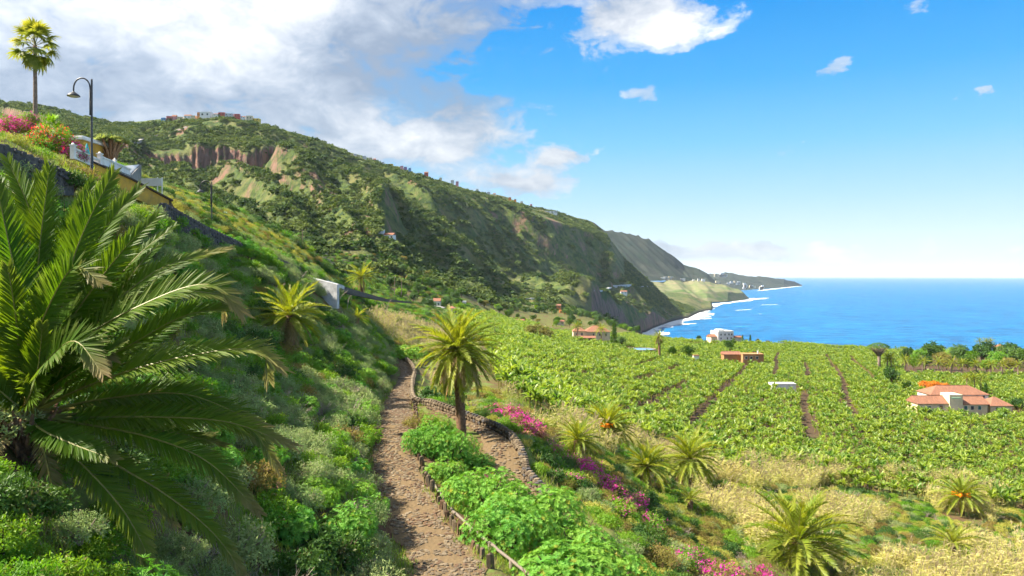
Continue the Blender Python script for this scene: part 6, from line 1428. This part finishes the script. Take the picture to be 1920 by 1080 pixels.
for px, py, w, h, col, lab, rk in ((306, 231, 8, 6, 'blue', 'light blue house at the left end of the ridge village', 'flat'), (317, 230, 10, 8, 'red', 'dark red house in the ridge village beside the blue one', 'flat'), (326, 228, 8, 7, 'pink', 'pink house in the ridge village right of the dark red one', 'gable'), (337, 227, 11, 5, 'cream', 'cream house in the ridge village right of the pink one', 'flat'), (318, 238, 11, 4, 'yellow', 'small yellow house just below the ridge village', 'flat'),
    (351, 229, 13, 6, 'white', 'white house with sloping roof left of the village centre', 'gable'), (362, 228, 8, 5, 'cream', 'cream house behind the road bend of the ridge village', 'flat'), (372, 236, 5, 10, 'orange', 'narrow orange-red tower house in the ridge village', 'flat'), (384, 233, 19, 10, 'white', 'big white building in the middle of the ridge village', 'flat'), (406, 232, 13, 4, 'white', 'long low white house right of the big white building', 'gable'), (415, 219, 12, 6, 'red', 'red house on the very top of the ridge', 'flat'), (428, 219, 15, 5, 'pale', 'pale building beside the red one on the top of the ridge', 'flat'), (444, 229, 9, 7, 'red', 'brick red house right of the ridge top', 'flat'), (455, 229, 7, 4, 'white', 'small white house right of the ridge top', 'gable'), (467, 230, 11, 8, 'cream', 'cream house near the right end of the ridge village', 'flat'), (479, 232, 14, 5, 'yellow', 'yellow house at the right end of the ridge village', 'flat'),
    (665, 292, 6, 4, 'pale', 'first pale house on the descending skyline', 'flat'), (672, 294, 7, 4, 'cream', 'cream house on the upper part of the descending skyline', 'flat'), (683, 297, 8, 6, 'pale', 'grey house left of the light yellow one on the skyline', 'flat'), (694, 300, 9, 6, 'cream', 'light yellow house on the upper descending skyline', 'flat'), (702, 302, 6, 5, 'pink', 'pinkish house right of the light yellow one on the skyline', 'gable'), (716, 307, 10, 4, 'pale', 'long pale house before the yellow ones on the skyline', 'flat'), (733, 311, 10, 5, 'yellow', 'yellow house on the skyline, larger of two', 'flat'), (745, 315, 7, 4, 'yellow', 'yellow house on the skyline, smaller of two', 'flat'), (753, 314, 7, 4, 'pink', 'pink house right of the yellow skyline houses', 'flat'), (760, 316, 7, 4, 'purple', 'purple house right of the pink skyline house', 'flat'), (768, 318, 6, 4, 'blue', 'bright blue house on the skyline', 'flat'), (799, 327, 10, 5, 'red', 'crimson house alone on the skyline', 'gable'), (848, 343, 8, 7, 'pale', 'grey house half way down the skyline', 'flat'), (857, 344, 7, 5, 'pink', 'white and pink house half way down the skyline', 'flat'), (826, 336, 6, 4, 'cream', 'small cream house before the half way group on the skyline', 'flat'), (895, 357, 6, 3, 'pale', 'small pale house on the lower skyline', 'flat'), (916, 363, 8, 4, 'pale', 'pale house above the yellow one on the lower skyline', 'flat'), (927, 366, 6, 4, 'cream', 'cream gabled house on the lower skyline', 'gable'), (956, 373, 7, 4, 'orange', 'orange house on the lower skyline', 'flat'), (966, 376, 6, 3, 'orange', 'small orange house right of the other on the lower skyline', 'flat'), (978, 380, 7, 3, 'cream', 'cream house at the lower end of the skyline', 'flat'), (996, 385, 6, 3, 'pink', 'pinkish house near the lower end of the skyline', 'flat'), (687, 287, 3, 3, 'white', '', 'flat')):
    if lab: far_house(px, py, w, h, col, lab, rd_(px), rk)
far_house(920, 376, 9, 3, 'yellow', 'yellow house just below the lower skyline', None)
far_house(1032, 407, 26, 4, 'white', 'long white building near the right end of the mountain top', 1420, 'flat', 4)
far_house(728, 477, 19, 9, 'white', 'white house on a green knoll half way up the slope', 478, 'gable', 3, yaw=-.2)
far_house(708, 477, 22, 4, 'white', 'low white wall-like annex left of the house on the knoll', 480, 'flat', 2)
far_house(803, 574, 14, 9, 'white', 'white house by the curved road, left of two', 372, 'flat', 2); far_house(819, 578, 13, 12, 'white', 'white house by the curved road, right of two', 370, 'gable', 2)
far_house(846, 601, 14, 9, 'white', 'small white house with red roof behind the tall palm', 300, 'hip', 2)
for px, py, w, h, c, lab, rk in ((1045, 580, 14, 6, 'orange', 'orange ruined house in the valley wood', 'gable'), (1055, 588, 12, 5, 'orange', 'lower orange house in the valley wood', 'flat'), (975, 607, 16, 5, 'orange', 'low house with red roof at the edge of the far bananas', 'gable'), (1050, 610, 16, 6, 'cream', 'house with faded red roof below the valley wood', 'gable'), (900, 572, 7, 4, 'white', 'tiny white house left in the valley wood', 'flat'), (1170, 552, 12, 5, 'white', 'white house below the road gallery', 'gable'), (1000, 563, 9, 3, 'pale', 'pale building by the road at the foot of the mountain', 'flat'), (870, 570, 6, 3, 'white', 'tiny white building above the tall palm', 'flat')):
    far_house(px, py, w, h, c, lab, None, rk, 2)
# road gallery and guard wall on the mountain foot
def strip(name, label, pts, h, th, m, cat):
    w = [hit(a, b) for a, b in pts]; o_ = w[0]; mb = MB()
    for a, b in zip(w[:-1], w[1:]):
        t = b-a; n_ = Vector((-t.y, t.x, 0)).normalized()*th; mb.add([a-o_-Vector((0, 0, h)), b-o_-Vector((0, 0, h)), b-o_+Vector((0, 0, h)), a-o_+Vector((0, 0, h)), a-o_+n_+Vector((0, 0, h)), b-o_+n_+Vector((0, 0, h)), a-o_+n_-Vector((0, 0, h)), b-o_+n_-Vector((0, 0, h))], [(0, 1, 2, 3), (3, 2, 5, 4), (4, 5, 7, 6), (0, 3, 4, 6), (1, 7, 5, 2)])
    o = mb.build(name, m); o.location = o_; return tag(o, label, cat)
strip('road_gallery', 'pale concrete rockfall gallery over the coast road', [(1150, 541), (1160, 539), (1184, 538)], 2.2, 8, M_PALEW, 'gallery')
strip('road_wall', 'pale wall of the coast road left of the gallery', [(1114, 547), (1130, 546), (1147, 543)], .9, 4, M_PALEW, 'wall')
strip('road_wall', 'thin pale wall of the coast road right of the gallery', [(1190, 540), (1210, 537), (1228, 533)], .8, 4, M_PALEW, 'wall')
strip('road_wall', 'pale wall of the valley road behind the tall palm', [(966, 561), (985, 563), (1003, 561)], 1.2, 4, M_PALEW, 'wall')
strip('mountain_road', 'long retaining wall of the road climbing to the ridge village', [(252, 271), (270, 263), (285, 258), (303, 253), (320, 249), (350, 240)], 1.6, 3, M_ROAD, 'road')
strip('curved_road', 'grey curved road below two white houses', [(797, 581), (810, 580), (822, 583)], 1.5, 5, M_ROAD, 'road')
for k, (a, b, y) in enumerate(((585, 620, 479), (590, 640, 485), (586, 655, 491), (600, 650, 497))): strip('terrace_wall', ('uppermost', 'second', 'third', 'lowest')[k]+' of four dry yellow terrace walls on the slope', [(a, y), ((a+b)/2, y+1), (b, y+2)], 1.3, 3, M_DIRT, 'wall')
# towns on the far coast
random.seed(107)
for i, (px, py, d) in enumerate([(rv(1236, 1262), rv(520, 524), 2820) for k in range(7)]+[(rv(1255, 1330), rv(524, 530), 2900) for k in range(12)]+[(rv(1335, 1362), rv(514, 519), 5000) for k in range(10)]+[(rv(1345, 1400), rv(528, 533), 4700) for k in range(8)]+[(rv(1392, 1432), rv(537, 542), 4550) for k in range(14)]):
    z = 'second headland shelf' if d < 3000 else ('far headland crest' if py < 522 else ('far headland slope' if py < 535 else 'far headland shore'))
    r = far_house(px, py, rv(3, 7), rv(2, 3.5), random.choice(['white', 'white', 'pale', 'cream']), 'tiny pale house in the town on the '+z, d, 'flat', 0, group='far town houses on the '+z)
# utility poles on the slope
for px, py, d, lab in ((335, 428, 118, 'thin pole behind the nearer sunlit spur'), (567, 458, 135, 'thin wooden pole on the far end of the sunlit spur'), (928, 620, 250, 'thin white pole at the edge of the far bananas'), (740, 535, 152, 'short stone post beside the bushy palm, left one'), (753, 535, 156, 'short stone post beside the bushy palm, right one')):
    q = P(px, py, d); H_ = 28/F*d if d > 160 or d < 140 else 1.6; mb = MB(); mb.tube([(0, 0, -2), (0, 0, H_)], [.09, .06], 6); mb.box((0, 0, H_-.25), (.7, .08, .08)) if H_ > 2 else mb.box((0, 0, H_), (.25, .25, .1)); o = mb.build('utility_pole' if H_ > 2 else 'stone_post', M_TRUNKG); o.location = q; tag(o, lab, 'pole' if H_ > 2 else 'post')

# ------------------------------------------------------------------ surf
def m_foam():
    m, nt = mat('foam'); p = N(nt, 'ShaderNodeBsdfPrincipled', i_Roughness=.9); L(nt, mixc(nt, noise(nt, worldvec(nt), .05, 4), (.70, .74, .76), (.85, .87, .88)), p.inputs['Base Color']); finish(nt, p.outputs[0]); return m
M_FOAM = m_foam(); fv, ff = [], []
def foam(line, width, step, thr, seed, inner=12):
    """broken white water along a shoreline of (px, d)"""
    pts = [((a-CX)/F*b, b) for a, b in line]; pts3 = [(x, y, 0) for x, y in pts]
    x0 = min(p[0] for p in pts)-40; x1 = max(p[0] for p in pts)+width+40; y0 = min(p[1] for p in pts)-width-60; y1 = max(p[1] for p in pts)+60
    gx_, gy_ = np.meshgrid(np.arange(x0, x1, step), np.arange(y0, y1, step*1.6)); gx_ = gx_.ravel(); gy_ = gy_.ravel(); q, _ = seg_dist(gx_, gy_, pts3)
    n_ = fbm(gx_/26, gy_/60, 4, seed); w_ = width*(.35+1.1*fbm(gx_/90, gy_/120, 2, seed+3))
    k_ = (q < w_) & (n_+.35*(1-q/w_) > thr)
    for x, y, a in zip(gx_[k_], gy_[k_], n_[k_]):
        b = len(fv); s = step*.58; sy = step*.9; fv.extend([(x-s, y-sy, .25), (x+s, y-sy, .25), (x+s, y+sy, .25), (x-s, y+sy, .25)]); ff.append((b, b+1, b+2, b+3))
foam([(a, b) for a, b in SHORE[1:8]], 36, 2.0, .55, 201)
foam([(1316, 1826), (1322, 2100), (1345, 2330), (1380, 2520), (1402, 2700), (1406, 2900)], 26, 3.0, .56, 211)
foam([(1425, 1730), (1440, 1740)], 6, 2.0, .62, 221); foam([(1380, 1905), (1408, 1960)], 7, 2.0, .62, 223); foam([(1290, 1480), (1330, 1560)], 8, 2.0, .64, 225); foam([(1250, 1330), (1300, 1390)], 7, 2.0, .64, 227); foam([(1430, 2260), (1455, 2280)], 7, 3, .57, 229); foam([(1410, 2750), (1440, 2950)], 14, 5, .54, 231); foam([(1420, 4300), (1500, 6200)], 20, 9, .56, 233)
me = np_mesh('surf', fv, ff, False, [M_FOAM]); tag(link('surf', me), 'white surf breaking along the dark beach and the headlands', 'surf', kind='stuff')

# ------------------------------------------------------------------ air
M_AIR = bpy.data.materials.new('haze'); M_AIR.use_nodes = True; nt = M_AIR.node_tree; nt.nodes.clear()
pv = N(nt, 'ShaderNodeVolumePrincipled', i_Density=HAZE); pv.inputs['Color'].default_value = (.70, .84, 1.0, 1); pv.inputs['Anisotropy'].default_value = .0
vo = N(nt, 'ShaderNodeOutputMaterial'); L(nt, pv.outputs[0], vo.inputs['Volume'])
mb = MB(); mb.box((0, 15000, 200), (66000, 40000, 420)); hb = mb.build('haze', M_AIR); tag(hb, 'thin blue sea haze over the whole coast', 'haze', kind='stuff')
